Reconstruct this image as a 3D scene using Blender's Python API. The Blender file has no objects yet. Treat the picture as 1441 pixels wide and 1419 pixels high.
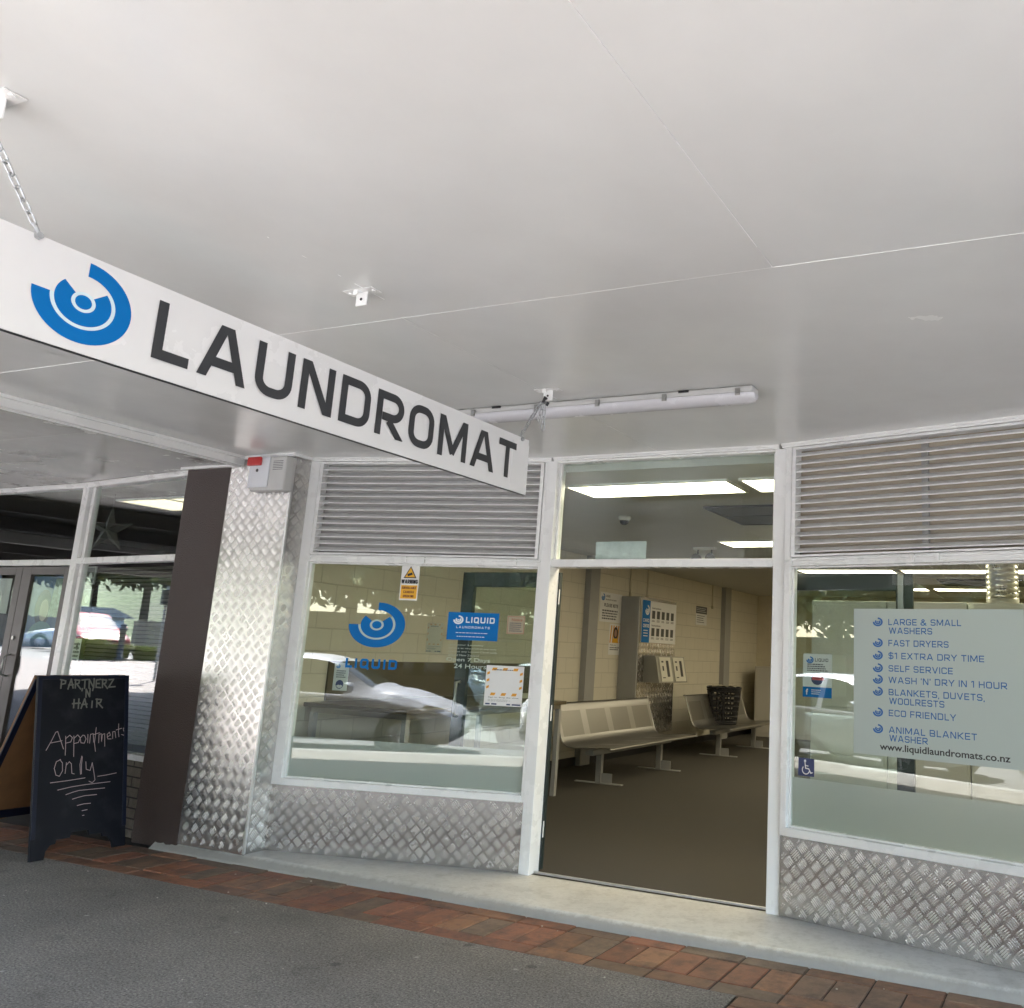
import bpy, bmesh, math, random
from mathutils import Matrix, Vector
R = math.radians
PI = math.pi
random.seed(7)
S = bpy.context.scene
COL = S.collection

# ------------------------------------------------------------------ camera
cam_d = bpy.data.cameras.new('camera')
cam = bpy.data.objects.new('camera', cam_d); COL.objects.link(cam)
FPX, CX, CY, PITCH, ROLL, YAW, CAMZ = 1269.0, 963.0, 661.72, 0.20238, 0.041796, 0.413908, 1.4958
fw = Vector((-math.sin(YAW)*math.cos(PITCH), math.cos(YAW)*math.cos(PITCH), math.sin(PITCH)))
rt = Vector((math.cos(YAW), math.sin(YAW), 0)); up = rt.cross(fw)
r2 = rt*math.cos(ROLL)+up*math.sin(ROLL); u2 = -rt*math.sin(ROLL)+up*math.cos(ROLL)
cam.matrix_world = Matrix(((r2.x, u2.x, -fw.x, 0), (r2.y, u2.y, -fw.y, 0), (r2.z, u2.z, -fw.z, CAMZ), (0, 0, 0, 1)))
cam_d.sensor_width = 36.0
cam_d.sensor_fit = 'HORIZONTAL'
cam_d.lens = FPX*36.0/1441.0
cam_d.shift_x = (720.5-CX)/1441.0
cam_d.shift_y = (CY-709.5)/1441.0
cam_d.clip_start = 0.05; cam_d.clip_end = 1500
S.camera = cam

# ------------------------------------------------------------------ light
SUN_EL, SUN_DIR = R(60), Vector((-0.78, -0.62, 0)).normalized()     # towards the sun, on the ground plane
w = bpy.data.worlds.new('World'); S.world = w; w.use_nodes = True
nt = w.node_tree; bg = nt.nodes['Background']
sky = nt.nodes.new('ShaderNodeTexSky'); sky.sky_type = 'NISHITA'; sky.sun_disc = False
sky.sun_elevation = SUN_EL; sky.sun_rotation = math.atan2(SUN_DIR.x, SUN_DIR.y)
sky.air_density = 1.0; sky.dust_density = 2.0; sky.ozone_density = 1.0
nt.links.new(sky.outputs[0], bg.inputs[0]); bg.inputs[1].default_value = 0.15
sun_d = bpy.data.lights.new('sun', 'SUN'); sun = bpy.data.objects.new('sun', sun_d); COL.objects.link(sun)
sun_d.energy = 5.0; sun_d.angle = R(0.6); sun_d.color = (1, 0.98, 0.955)
sd = Vector((SUN_DIR.x*math.cos(SUN_EL), SUN_DIR.y*math.cos(SUN_EL), math.sin(SUN_EL)))
sun.rotation_euler = sd.to_track_quat('Z', 'Y').to_euler()
S.view_settings.view_transform = 'Standard'; S.view_settings.look = 'None'
S.view_settings.gamma = 1; S.view_settings.use_curve_mapping = False
S.view_settings.exposure = 4.0
LAMP = 1.05            # strength of the lit ceiling panels indoors
S.render.engine = 'CYCLES'
S.cycles.max_bounces = 10; S.cycles.diffuse_bounces = 5; S.cycles.glossy_bounces = 5
S.cycles.transparent_max_bounces = 24; S.cycles.use_denoising = True
S.cycles.caustics_reflective = False; S.cycles.caustics_refractive = False
S.cycles.sample_clamp_indirect = 6.0

# ------------------------------------------------------------------ helpers: materials
MATS = {}
def new_mat(name):
    m = bpy.data.materials.new(name); m.use_nodes = True
    nt = m.node_tree
    for n in list(nt.nodes): nt.nodes.remove(n)
    out = nt.nodes.new('ShaderNodeOutputMaterial')
    MATS[name] = m
    return m, nt, out
def N(nt, kind, **kw):
    n = nt.nodes.new(kind)
    for k, v in kw.items():
        if k.startswith('i'):
            n.inputs[int(k[1:])].default_value = v
        else: setattr(n, k, v)
    return n
def math_(nt, op, a, b=None, c=None):
    n = nt.nodes.new('ShaderNodeMath'); n.operation = op
    for i, v in enumerate((a, b, c)):
        if v is None: continue
        if isinstance(v, (int, float)): n.inputs[i].default_value = v
        else: nt.links.new(v, n.inputs[i])
    return n.outputs[0]
def ramp(nt, src, stops):
    r = nt.nodes.new('ShaderNodeValToRGB'); nt.links.new(src, r.inputs[0])
    el = r.color_ramp.elements
    while len(el) < len(stops): el.new(0.5)
    for e, (p, c) in zip(el, stops):
        e.position = p; e.color = (c, c, c, 1) if isinstance(c, (int, float)) else (*c, 1)
    return r.outputs[0]
def mixc(nt, fac, a, b, mode='MIX'):
    n = nt.nodes.new('ShaderNodeMix'); n.data_type = 'RGBA'; n.blend_type = mode
    for s, v in ((n.inputs[0], fac), (n.inputs[6], a), (n.inputs[7], b)):
        if isinstance(v, (int, float)): s.default_value = v
        elif isinstance(v, tuple): s.default_value = (*v, 1)
        else: nt.links.new(v, s)
    return n.outputs[2]
def coords(nt, kind='Object'):
    return nt.nodes.new('ShaderNodeTexCoord').outputs[kind]
def noise(nt, vec, scale, detail=4, rough=0.55):
    n = nt.nodes.new('ShaderNodeTexNoise'); nt.links.new(vec, n.inputs['Vector'])
    n.inputs['Scale'].default_value = scale; n.inputs['Detail'].default_value = detail
    n.inputs['Roughness'].default_value = rough
    return n.outputs[0]
def bumpn(nt, h, strength=0.3, dist=0.01, nrm=None):
    b = nt.nodes.new('ShaderNodeBump'); nt.links.new(h, b.inputs['Height'])
    b.inputs['Strength'].default_value = strength; b.inputs['Distance'].default_value = dist
    return b.outputs[0]
def mat(name, col, rough=0.5, metal=0.0, var=0.0, vscale=6.0, bump=0.0, bscale=60.0, spec=0.5, coat=0.0, dirt=None):
    """plain painted / solid surface with a little tonal variation and surface relief"""
    if name in MATS: return MATS[name]
    m, nt, out = new_mat(name)
    p = N(nt, 'ShaderNodeBsdfPrincipled')
    p.inputs['Roughness'].default_value = rough; p.inputs['Metallic'].default_value = metal
    p.inputs['Specular IOR Level'].default_value = spec; p.inputs['Coat Weight'].default_value = coat
    co = coords(nt)
    if var > 0:
        n = noise(nt, co, vscale, 6, 0.6)
        dark = tuple(c*(1-var) for c in col); lite = tuple(min(1, c*(1+var*0.6)) for c in col)
        c = mixc(nt, ramp(nt, n, [(0.3, 0.0), (0.7, 1.0)]), dark, lite)
        if dirt:
            n2 = noise(nt, co, vscale*5, 5, 0.7)
            c = mixc(nt, ramp(nt, n2, [(0.60, 0.0), (0.72, 0.7)]), c, dirt)
        nt.links.new(c, p.inputs['Base Color'])
        nt.links.new(ramp(nt, n, [(0.2, max(0, rough-0.08)), (0.8, min(1, rough+0.08))]), p.inputs['Roughness'])
    else: p.inputs['Base Color'].default_value = (*col, 1)
    if bump > 0:
        nt.links.new(bumpn(nt, noise(nt, co, bscale, 3), bump, 0.01), p.inputs['Normal'])
    nt.links.new(p.outputs[0], out.inputs[0])
    return m
def emis(name, col, strength):
    m, nt, out = new_mat(name); e = N(nt, 'ShaderNodeEmission'); e.inputs[0].default_value = (*col, 1); e.inputs[1].default_value = strength
    nt.links.new(e.outputs[0], out.inputs[0]); return m
def glass(name, tint=(0.93, 0.97, 0.95), gain=1.0):
    m, nt, out = new_mat(name)
    geo = N(nt, 'ShaderNodeNewGeometry')
    ior = math_(nt, 'MULTIPLY_ADD', geo.outputs['Backfacing'], 1/1.52-1.52, 1.52)   # the same reflection on both faces
    fr = N(nt, 'ShaderNodeFresnel'); nt.links.new(ior, fr.inputs[0])
    f = math_(nt, 'MULTIPLY', fr.outputs[0], gain)
    t = N(nt, 'ShaderNodeBsdfTransparent'); t.inputs[0].default_value = (*tint, 1)
    g = N(nt, 'ShaderNodeBsdfGlossy'); g.inputs['Roughness'].default_value = 0.0
    g.inputs[0].default_value = (1, 1, 1, 1)
    mx = N(nt, 'ShaderNodeMixShader'); nt.links.new(f, mx.inputs[0]); nt.links.new(t.outputs[0], mx.inputs[1]); nt.links.new(g.outputs[0], mx.inputs[2])
    nt.links.new(mx.outputs[0], out.inputs[0]); return m
def film(name, col, thru=0.25, tl_mix=0.45):
    """frosted film: part light goes through diffused, a little goes straight"""
    m, nt, out = new_mat(name)
    d = N(nt, 'ShaderNodeBsdfDiffuse'); d.inputs[0].default_value = (*col, 1)
    tl = N(nt, 'ShaderNodeBsdfTranslucent'); tl.inputs[0].default_value = (*col, 1)
    tr = N(nt, 'ShaderNodeBsdfTransparent'); tr.inputs[0].default_value = (0.9, 0.95, 0.92, 1)
    a = N(nt, 'ShaderNodeMixShader', i0=tl_mix); nt.links.new(d.outputs[0], a.inputs[1]); nt.links.new(tl.outputs[0], a.inputs[2])
    b = N(nt, 'ShaderNodeMixShader', i0=thru); nt.links.new(a.outputs[0], b.inputs[1]); nt.links.new(tr.outputs[0], b.inputs[2])
    nt.links.new(b.outputs[0], out.inputs[0]); return m

def plate_metal(name, c0, c1, r0, dirt=0.0):
    m, nt, out = new_mat(name); co = coords(nt)
    p = N(nt, 'ShaderNodeBsdfPrincipled'); p.inputs['Metallic'].default_value = 0.92
    n = noise(nt, co, 7, 6, 0.65); n2 = noise(nt, co, 60, 4, 0.7)
    c = mixc(nt, n, c0, c1)
    if dirt: c = mixc(nt, ramp(nt, n2, [(0.5, 0.0), (0.75, dirt)]), c, (0.20, 0.18, 0.16))
    nt.links.new(c, p.inputs['Base Color'])
    nt.links.new(math_(nt, 'ADD', math_(nt, 'MULTIPLY', n, 0.16), r0), p.inputs['Roughness'])
    b2 = N(nt, 'ShaderNodeBump'); nt.links.new(noise(nt, co, 1.6, 2), b2.inputs['Height']); b2.inputs['Strength'].default_value = 0.15; b2.inputs['Distance'].default_value = 0.03
    nt.links.new(b2.outputs[0], p.inputs['Normal'])
    nt.links.new(p.outputs[0], out.inputs[0]); return m

def blockwall(name, col, axes='YZ'):
    m, nt, out = new_mat(name)
    sep = N(nt, 'ShaderNodeSeparateXYZ'); nt.links.new(coords(nt), sep.inputs[0])
    cmb = N(nt, 'ShaderNodeCombineXYZ'); nt.links.new(sep.outputs['XYZ'.index(axes[0])], cmb.inputs[0]); nt.links.new(sep.outputs[2], cmb.inputs[1])
    br = N(nt, 'ShaderNodeTexBrick'); nt.links.new(cmb.outputs[0], br.inputs['Vector'])
    br.inputs['Scale'].default_value = 1; br.inputs['Brick Width'].default_value = 0.4; br.inputs['Row Height'].default_value = 0.2
    br.inputs['Mortar Size'].default_value = 0.006; br.inputs['Mortar Smooth'].default_value = 0.4
    p = N(nt, 'ShaderNodeBsdfPrincipled'); p.inputs['Roughness'].default_value = 0.45
    n = noise(nt, coords(nt), 3, 5)
    base = mixc(nt, n, tuple(c*0.9 for c in col), col)
    nt.links.new(mixc(nt, br.outputs['Fac'], base, tuple(c*0.78 for c in col)), p.inputs['Base Color'])
    hh = math_(nt, 'SUBTRACT', math_(nt, 'MULTIPLY', noise(nt, coords(nt), 120, 3), 0.12), br.outputs['Fac'])
    nt.links.new(bumpn(nt, hh, 0.7, 0.006), p.inputs['Normal'])
    nt.links.new(p.outputs[0], out.inputs[0]); return m

# ------------------------------------------------------------------ helpers: mesh
class MB:
    def __init__(s): s.v = []; s.f = []; s.m = []; s.sm = []; s.col = []
    def face(s, pts, m=0, smooth=False, col=None):
        b = len(s.v); s.v += [tuple(p) for p in pts]; s.f.append(list(range(b, b+len(pts)))); s.m.append(m); s.sm.append(smooth); s.col.append(col); return s
    def grid(s, verts, faces, m=0, smooth=False, col=None):
        b = len(s.v); s.v += [tuple(p) for p in verts]
        for f in faces: s.f.append([i+b for i in f]); s.m.append(m); s.sm.append(smooth); s.col.append(col)
        return s
    def box(s, x0, x1, y0, y1, z0, z1, m=0, col=None, M=None):
        v = [Vector((x, y, z)) for z in (z0, z1) for y in (y0, y1) for x in (x0, x1)]
        if M is not None: v = [M @ p for p in v]
        return s.grid(v, [(0, 2, 3, 1), (4, 5, 7, 6), (0, 1, 5, 4), (2, 6, 7, 3), (0, 4, 6, 2), (1, 3, 7, 5)], m, False, col)
    def prism(s, poly, y0, y1, m=0, axis='y'):
        """poly in (x,z), pushed from y0 to y1 (or poly in (y,z) along x, or (x,y) along z); counter-clockwise seen from the y0 side"""
        def P(a, b, t): return (a, t, b) if axis == 'y' else ((t, a, b) if axis == 'x' else (a, b, t))
        n = len(poly); v = [P(a, b, y0) for a, b in poly]+[P(a, b, y1) for a, b in poly]
        f = [list(range(n)), list(range(2*n-1, n-1, -1))]+[[i, i+n, (i+1) % n+n, (i+1) % n] for i in range(n)]
        return s.grid(v, f, m)
    def tube(s, pts, r, n=8, m=0, closed=False, caps=True, smooth=True):
        pts = [Vector(p) for p in pts]; k = len(pts); rs = r if isinstance(r, (list, tuple)) else [r]*k
        rings = []; ref = None
        for i, p in enumerate(pts):
            a = pts[(i-1) % k] if (closed or i > 0) else p; b = pts[(i+1) % k] if (closed or i < k-1) else p
            t = (b-a).normalized()
            if ref is None: ref = t.orthogonal().normalized()
            ref = (ref-t*ref.dot(t)); ref = ref.normalized() if ref.length > 1e-6 else t.orthogonal().normalized()
            bn = t.cross(ref)
            rings.append([p+(ref*math.cos(2*PI*j/n)+bn*math.sin(2*PI*j/n))*rs[i] for j in range(n)])
        v = [q for rg in rings for q in rg]; f = []
        for i in range(k if closed else k-1):
            i2 = (i+1) % k
            for j in range(n): f.append((i*n+j, i*n+(j+1) % n, i2*n+(j+1) % n, i2*n+j))
        s.grid(v, f, m, smooth)
        if not closed and caps:
            s.face(list(reversed(rings[0])), m); s.face(rings[-1], m)
        return s
    def cyl(s, p0, p1, r, n=16, m=0, r1=None): return s.tube([p0, p1], [r, r if r1 is None else r1], n, m)
    def lathe(s, prof, n=24, m=0, M=None, smooth=True):
        v = [Vector((r*math.cos(2*PI*j/n), r*math.sin(2*PI*j/n), z)) for r, z in prof for j in range(n)]
        if M is not None: v = [M @ p for p in v]
        f = [(i*n+j, i*n+(j+1) % n, (i+1)*n+(j+1) % n, (i+1)*n+j) for i in range(len(prof)-1) for j in range(n)]
        return s.grid(v, f, m, smooth)
    def stroke(s, pts, w, y=0.0, m=0, th=0.0008):
        """flat pen stroke in the x,z plane, each piece a hair prouder than the last"""
        for i in range(len(pts)-1):
            a = Vector((pts[i][0], pts[i][1])); b = Vector((pts[i+1][0], pts[i+1][1])); d = b-a
            if d.length < 1e-6: continue
            d.normalize(); a = a-d*w*0.35; b = b+d*w*0.35; n = Vector((-d.y, d.x))*w/2
            yy = y-0.00006*(i % 3)
            q = [a-n, b-n, b+n, a+n]
            s.face([(p.x, yy, p.y) for p in q], m)
        return s
    def mesh(s, me, M, m=0):
        b = len(s.v); s.v += [tuple(M @ v.co) for v in me.vertices]
        for p in me.polygons: s.f.append([i+b for i in p.vertices]); s.m.append(m); s.sm.append(False); s.col.append(None)
        return s
    def build(s, name, mats, parent=None, M=None, bev=0.0, seg=2, weld=False):
        me = bpy.data.meshes.new(name); me.from_pydata(s.v, [], s.f)
        if not isinstance(mats, (list, tuple)): mats = [mats]
        for m in mats: me.materials.append(m)
        me.polygons.foreach_set('material_index', s.m)
        me.polygons.foreach_set('use_smooth', s.sm)
        if any(c is not None for c in s.col):
            at = me.attributes.new('tint', 'FLOAT_COLOR', 'FACE')
            at.data.foreach_set('color', [x for c in s.col for x in ((c or (1, 1, 1))+(1,))])
        if weld:
            bm = bmesh.new(); bm.from_mesh(me); bmesh.ops.remove_doubles(bm, verts=bm.verts, dist=1e-5); bmesh.ops.recalc_face_normals(bm, faces=bm.faces); bm.to_mesh(me); bm.free()
        me.update()
        o = bpy.data.objects.new(name, me); COL.objects.link(o)
        if bev > 0:
            md = o.modifiers.new('bevel', 'BEVEL'); md.width = bev; md.segments = seg; md.limit_method = 'ANGLE'; md.angle_limit = R(40)
        if parent is not None: o.parent = parent
        if M is not None:
            if parent is not None: o.matrix_local = M
            else: o.matrix_world = M
        return o
def tread_bars(mb, O, ex, ez, en, w_, h_, pitch=0.0665, m=1):
    """raised five-bar pattern over a w_ x h_ rectangle: O its lower left corner, ex/ez along it, en out of it"""
    O, ex, ez, en = Vector(O), Vector(ex), Vector(ez), Vector(en); q = pitch/math.sqrt(2); B = 0.0018
    nu = int((w_+h_)/(2*q))+3
    for iu in range(0, nu+1):
        for iv in range(-nu, nu+1):
            cx, cz = (iu-iv)*q+0.013, (iu+iv)*q-0.02
            if not (-0.03 < cx < w_+0.03 and -0.03 < cz < h_+0.03): continue
            sg = 1 if (iu+iv) % 2 == 0 else -1
            d = (0.7071, 0.7071*sg); nrm = (-d[1], d[0])
            for k in range(-2, 3):
                bx, bz = cx+nrm[0]*k*pitch*0.184, cz+nrm[1]*k*pitch*0.184
                L_ = pitch*(0.465-0.03*abs(k)); W_ = pitch*0.070
                def P(a, b, hh): return O+ex*(bx+d[0]*a+nrm[0]*b)+ez*(bz+d[1]*a+nrm[1]*b)+en*hh
                ax, az = abs(d[0])*L_+W_, abs(d[1])*L_+W_
                if bx-ax < 0.001 or bx+ax > w_-0.001 or bz-az < 0.001 or bz+az > h_-0.001:
                    L_ *= 0.5; ax *= 0.5; az *= 0.5
                    if bx-ax < 0.001 or bx+ax > w_-0.001 or bz-az < 0.001 or bz+az > h_-0.001: continue
                v = [P(-L_, 0, 0), P(-L_*0.6, -W_, 0), P(L_*0.6, -W_, 0), P(L_, 0, 0), P(L_*0.6, W_, 0), P(-L_*0.6, W_, 0), P(-L_*0.66, 0, B), P(L_*0.66, 0, B)]
                mb.grid(v, [(0, 1, 6), (1, 2, 7, 6), (2, 3, 7), (3, 4, 7), (4, 5, 6, 7), (5, 0, 6)], m, True)
    return mb
def frame(a, b, z=0.0):
    """x along a->b, y into the building, z up"""
    a = Vector(a); b = Vector(b); d = (b-a).normalized()
    return Matrix(((d.x, -d.y, 0, a.x), (d.y, d.x, 0, a.y), (0, 0, 1, z), (0, 0, 0, 1)))
def at(x, y, z=0.0, rz=0.0): return Matrix.Translation((x, y, z)) @ Matrix.Rotation(rz, 4, 'Z')
def thing(name, label, cat, M=None, group=None):
    o = bpy.data.objects.new(name, None); COL.objects.link(o); o.empty_display_size = 0.1
    if M is not None: o.matrix_world = M
    o['label'] = label; o['category'] = cat
    if group: o['group'] = group
    return o
def tag(o, label, cat, group=None):
    o['label'] = label; o['category'] = cat
    if group: o['group'] = group
    return o
def struct(o): o['kind'] = 'structure'; return o
def rel(parent, M): return parent.matrix_world.inverted() @ M
def dup(root, M, label=None):
    r = root.copy(); COL.objects.link(r); r.matrix_world = M
    if label: r['label'] = label
    for ch in list(root.children):
        c = ch.copy(); COL.objects.link(c); c.parent = r
        for g in ch.children:
            d = g.copy(); COL.objects.link(d); d.parent = c
    return r
_TX = {}
def text_mesh(body, weight=0.0, spacing=1.0):
    key = (body, weight, spacing)
    if key in _TX: return _TX[key]
    cu = bpy.data.curves.new('t', 'FONT'); cu.body = body; cu.size = 1; cu.offset = weight; cu.space_character = spacing
    cu.resolution_u = 4
    o = bpy.data.objects.new('t', cu); COL.objects.link(o)
    bpy.context.view_layer.update()
    me = bpy.data.meshes.new_from_object(o.evaluated_get(bpy.context.evaluated_depsgraph_get()))
    bpy.data.objects.remove(o); bpy.data.curves.remove(cu)
    xs = [v.co.x for v in me.vertices]; ys = [v.co.y for v in me.vertices]
    _TX[key] = (me, min(xs), max(xs), min(ys), max(ys)); return _TX[key]
def put_text(mb, body, x0, x1, z0, z1, y=0.0, m=0, weight=0.0, spacing=1.0, shear=0.0):
    """lettering whose ink fills the box x0..x1, z0..z1, facing -y"""
    me, a, b, c, d = text_mesh(body, weight, spacing)
    sx = (x1-x0)/(b-a); sz = (z1-z0)/(d-c)
    M = Matrix(((sx, shear*sz, 0, x0-a*sx), (0, 0, -1, y), (0, sz, 0, z0-c*sz), (0, 0, 0, 1)))
    mb.mesh(me, M, m); return mb

# a wide monoline capital alphabet: centre lines in a unit-high box, drawn as flat mitred strokes
def _rr(x0, x1, y0, y1, r, k=6, start=0):
    P = []
    for cx, cy, a in ((x1-r, y1-r, 0), (x0+r, y1-r, 90), (x0+r, y0+r, 180), (x1-r, y0+r, 270)):
        P += [(cx+r*math.cos(R(a+90*j/k)), cy+r*math.sin(R(a+90*j/k))) for j in range(k+1)]
    return P
def _arc(cx, cy, rx, ry, a0, a1, k=8): return [(cx+rx*math.cos(R(a0+(a1-a0)*j/k)), cy+ry*math.sin(R(a0+(a1-a0)*j/k))) for j in range(k+1)]
def glyph(c, t, rr):
    """returns (width, [polylines]); a polyline whose ends meet is closed; diagonals run past the box and are cut off level"""
    h = t/2; A = 0.80; x0, x1, y0, y1 = h, A-h, h, 1-h; m = 0.5; r = min(rr, (A-t)/2)
    if c == 'L': return 0.62, [[(x0, 1), (x0, y0), (0.62, y0)]]
    if c == 'A':
        w = 0.90; return w, [[(h*0.95-0.05*(w/2-h), -0.05), (w/2-h*0.25, 1.05)], [(w-h*0.95+0.05*(w/2-h), -0.05), (w/2+h*0.25, 1.05)], [(0.24, 0.30), (w-0.24, 0.30)]]
    if c == 'U': return A, [[(x0, 1), (x0, y0+r)]+_arc(x0+r, y0+r, r, r, 180, 270)+_arc(x1-r, y0+r, r, r, 270, 360)+[(x1, 1)]]
    if c == 'N': return A, [[(x0, 0), (x0, 1)], [(x0+h*0.2-0.0, 1.02), (x1-h*0.2, -0.02)], [(x1, 0), (x1, 1)]]
    if c == 'D': return A, [[(x0, y0), (x1-r, y0)]+_arc(x1-r, y0+r, r, r, 270, 360)+_arc(x1-r, y1-r, r, r, 0, 90)+[(x0, y1), (x0, y0)]]
    if c == 'R':
        q = 0.44; k = min(r, (y1-q)/2); return (A, [[(x0, 0), (x0, y1), (x1-k, y1)]+_arc(x1-k, y1-k, k, k, 90, 0)+_arc(x1-k, q+k, k, k, 0, -90)+[(x0+h, q)], [(A*0.45, q-h), (A*0.52, q-h), (x1+0.02, 0.10), (x1+0.02, 0)]]) if rr < 0.2 else (A, [[(x0, 0), (x0, y1), (x1-k, y1)]+_arc(x1-k, y1-k, k, k, 90, 0)+_arc(x1-k, q+k, k, k, 0, -90)+[(x0+h, q)], [(A*0.46, q-h+0.02), (x1+0.06, -0.05)]])
    if c == 'P':
        q = 0.40; k = min(r, (y1-q)/2); return A*0.95, [[(x0, 0), (x0, y1), (x1-k, y1)]+_arc(x1-k, y1-k, k, k, 90, 0)+_arc(x1-k, q+k, k, k, 0, -90)+[(x0+h, q)]]
    if c == 'B':
        k = 0.16; return A, [[(x0, y0), (x1-k, y0)]+_arc(x1-k, y0+k, k, (m-y0)/2, -90, 90)+[(x0+h, m)], [(x0, y0), (x0, y1), (x1-k, y1)]+_arc(x1-k-0.02, (y1+m)/2, k, (y1-m)/2, 90, -90)]
    if c in 'O0Q':
        P = _rr(x0, x1, y0, y1, r); P.append(P[0])
        return A, [P]+([[(A*0.58, 0.26), (A*0.99, -0.06)]] if c == 'Q' else [])
    if c == 'C': return A*0.96, [[(x1, 0.70), (x1, y1-r*0.9)]+_arc(x1-r, y1-r, r, r, 0, 90)+_arc(x0+r, y1-r, r, r, 90, 180)+_arc(x0+r, y0+r, r, r, 180, 270)+_arc(x1-r, y0+r, r, r, 270, 360)+[(x1, 0.30)]]
    if c == 'G': return A, [[(x1, 0.72), (x1, y1-r*0.9)]+_arc(x1-r, y1-r, r, r, 0, 90)+_arc(x0+r, y1-r, r, r, 90, 180)+_arc(x0+r, y0+r, r, r, 180, 270)+_arc(x1-r, y0+r, r, r, 270, 360)+[(x1, 0.48), (A*0.5, 0.48)]]
    if c == 'S':
        k = min(r, (y1-m)/2); return A*0.94, [[(x1-0.03, 0.74), (x1-0.03, y1-k)]+_arc(x1-0.03-k, y1-k, k, k, 0, 90)+_arc(x0+k, y1-k, k, k, 90, 180)+_arc(x0+k, m+k, k, k, 180, 270)+_arc(x1-0.03-k, m-k, k, k, 90, 0)+_arc(x1-0.03-k, y0+k, k, k, 0, -90)+_arc(x0+k, y0+k, k, k, 270, 180)+[(x0, 0.26)]]
    if c == '$':
        w, P = glyph('S', t, rr); return w, P+[[(w/2-0.02, -0.12), (w/2-0.02, 1.12)]]
    if c == 'M': return 1.0, [[(h, 0), (h, 1)], [(h*1.1-0.02, 1.05), (0.5+0.01, 0.12)], [(1-h*1.1+0.02, 1.05), (0.5-0.01, 0.12)], [(1-h, 0), (1-h, 1)]]
    if c == 'W': return 1.2, [[(h*0.6, 1.05), (0.335, -0.05)], [(0.29, -0.05), (0.60, 1.05)], [(0.60, 1.05), (0.91, -0.05)], [(0.865, -0.05), (1.2-h*0.6, 1.05)]]
    if c == 'V': return 0.86, [[(h*0.6, 1.05), (0.45, -0.05)], [(0.86-h*0.6, 1.05), (0.41, -0.05)]]
    if c == 'T': return 0.72, [[(0, y1), (0.72, y1)], [(0.36, y1-h), (0.36, 0)]]
    if c == 'E': return 0.70, [[(0.70, y1), (x0, y1), (x0, y0), (0.70, y0)], [(x0+h, m), (0.66, m)]]
    if c == 'F': return 0.66, [[(0.66, y1), (x0, y1), (x0, 0)], [(x0+h, m-0.02), (0.62, m-0.02)]]
    if c == 'H': return A, [[(x0, 0), (x0, 1)], [(x1, 0), (x1, 1)], [(x0+h, m), (x1-h, m)]]
    if c == 'I': return t, [[(h, 0), (h, 1)]]
    if c == 'K': return A, [[(x0, 0), (x0, 1)], [(x0+h, 0.42), (A, 1.05)], [(x0+0.2, 0.5), (A+0.02, -0.05)]]
    if c == 'X': return A, [[(0.02, -0.05), (A-0.02, 1.05)], [(0.02, 1.05), (A-0.02, -0.05)]]
    if c == 'Y': return A, [[(0.0, 1.05), (A/2, 0.42)], [(A, 1.05), (A/2, 0.42)], [(A/2, 0.46), (A/2, 0)]]
    if c == 'Z': return A*0.95, [[(0, y1), (A*0.95, y1)], [(0.04, y0), (A*0.90, y1)], [(0, y0), (A*0.95, y0)]]
    if c == '1': return 0.40, [[(0.0, 0.80), (0.26, 1-h*0.5), (0.30, 1-h*0.5), (0.30, 0)]]
    if c == '2': return A*0.95, [[(x0, 0.72), (x0, y1-0.15)]+_arc(x0+0.15, y1-0.15, 0.15, 0.15, 180, 90)+_arc(x1-0.17, y1-0.15, 0.15, 0.15, 90, 0)+[(x1-0.02, 0.55), (x0, 0.3), (x0, y0), (A*0.95, y0)]]
    if c == '4': return A, [[(x1-0.14, 0), (x1-0.14, 1), (x0, 0.3), (A, 0.3)]]
    if c == '7': return A*0.9, [[(0, y1), (A*0.84, y1), (0.26, -0.05)]]
    if c == '&': return 0.95, [[(0.90, -0.02), (0.22, 0.70), (0.22, 0.84), (0.32, y1), (0.5, y1), (0.58, 0.84), (0.56, 0.70), (h, 0.36), (h, 0.18), (0.2, y0), (0.52, y0), (0.84, 0.44)]]
    if c == ',': return t, [[(h, t*0.6), (h*0.4, -0.16)]]
    if c == "'": return t*0.8, [[(h*0.8, 1), (h*0.8, 0.72)]]
    return 0.42, []
def _clip(poly, z0, z1):
    for sgn, lim in ((1, z0), (-1, -z1)):
        out = []
        for i, p in enumerate(poly):
            q = poly[(i+1) % len(poly)]; a, b = sgn*p[1]-lim, sgn*q[1]-lim
            if a >= 0: out.append(p)
            if a*b < 0: k = a/(a-b); out.append((p[0]+(q[0]-p[0])*k, p[1]+(q[1]-p[1])*k))
        poly = out
    return poly
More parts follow.
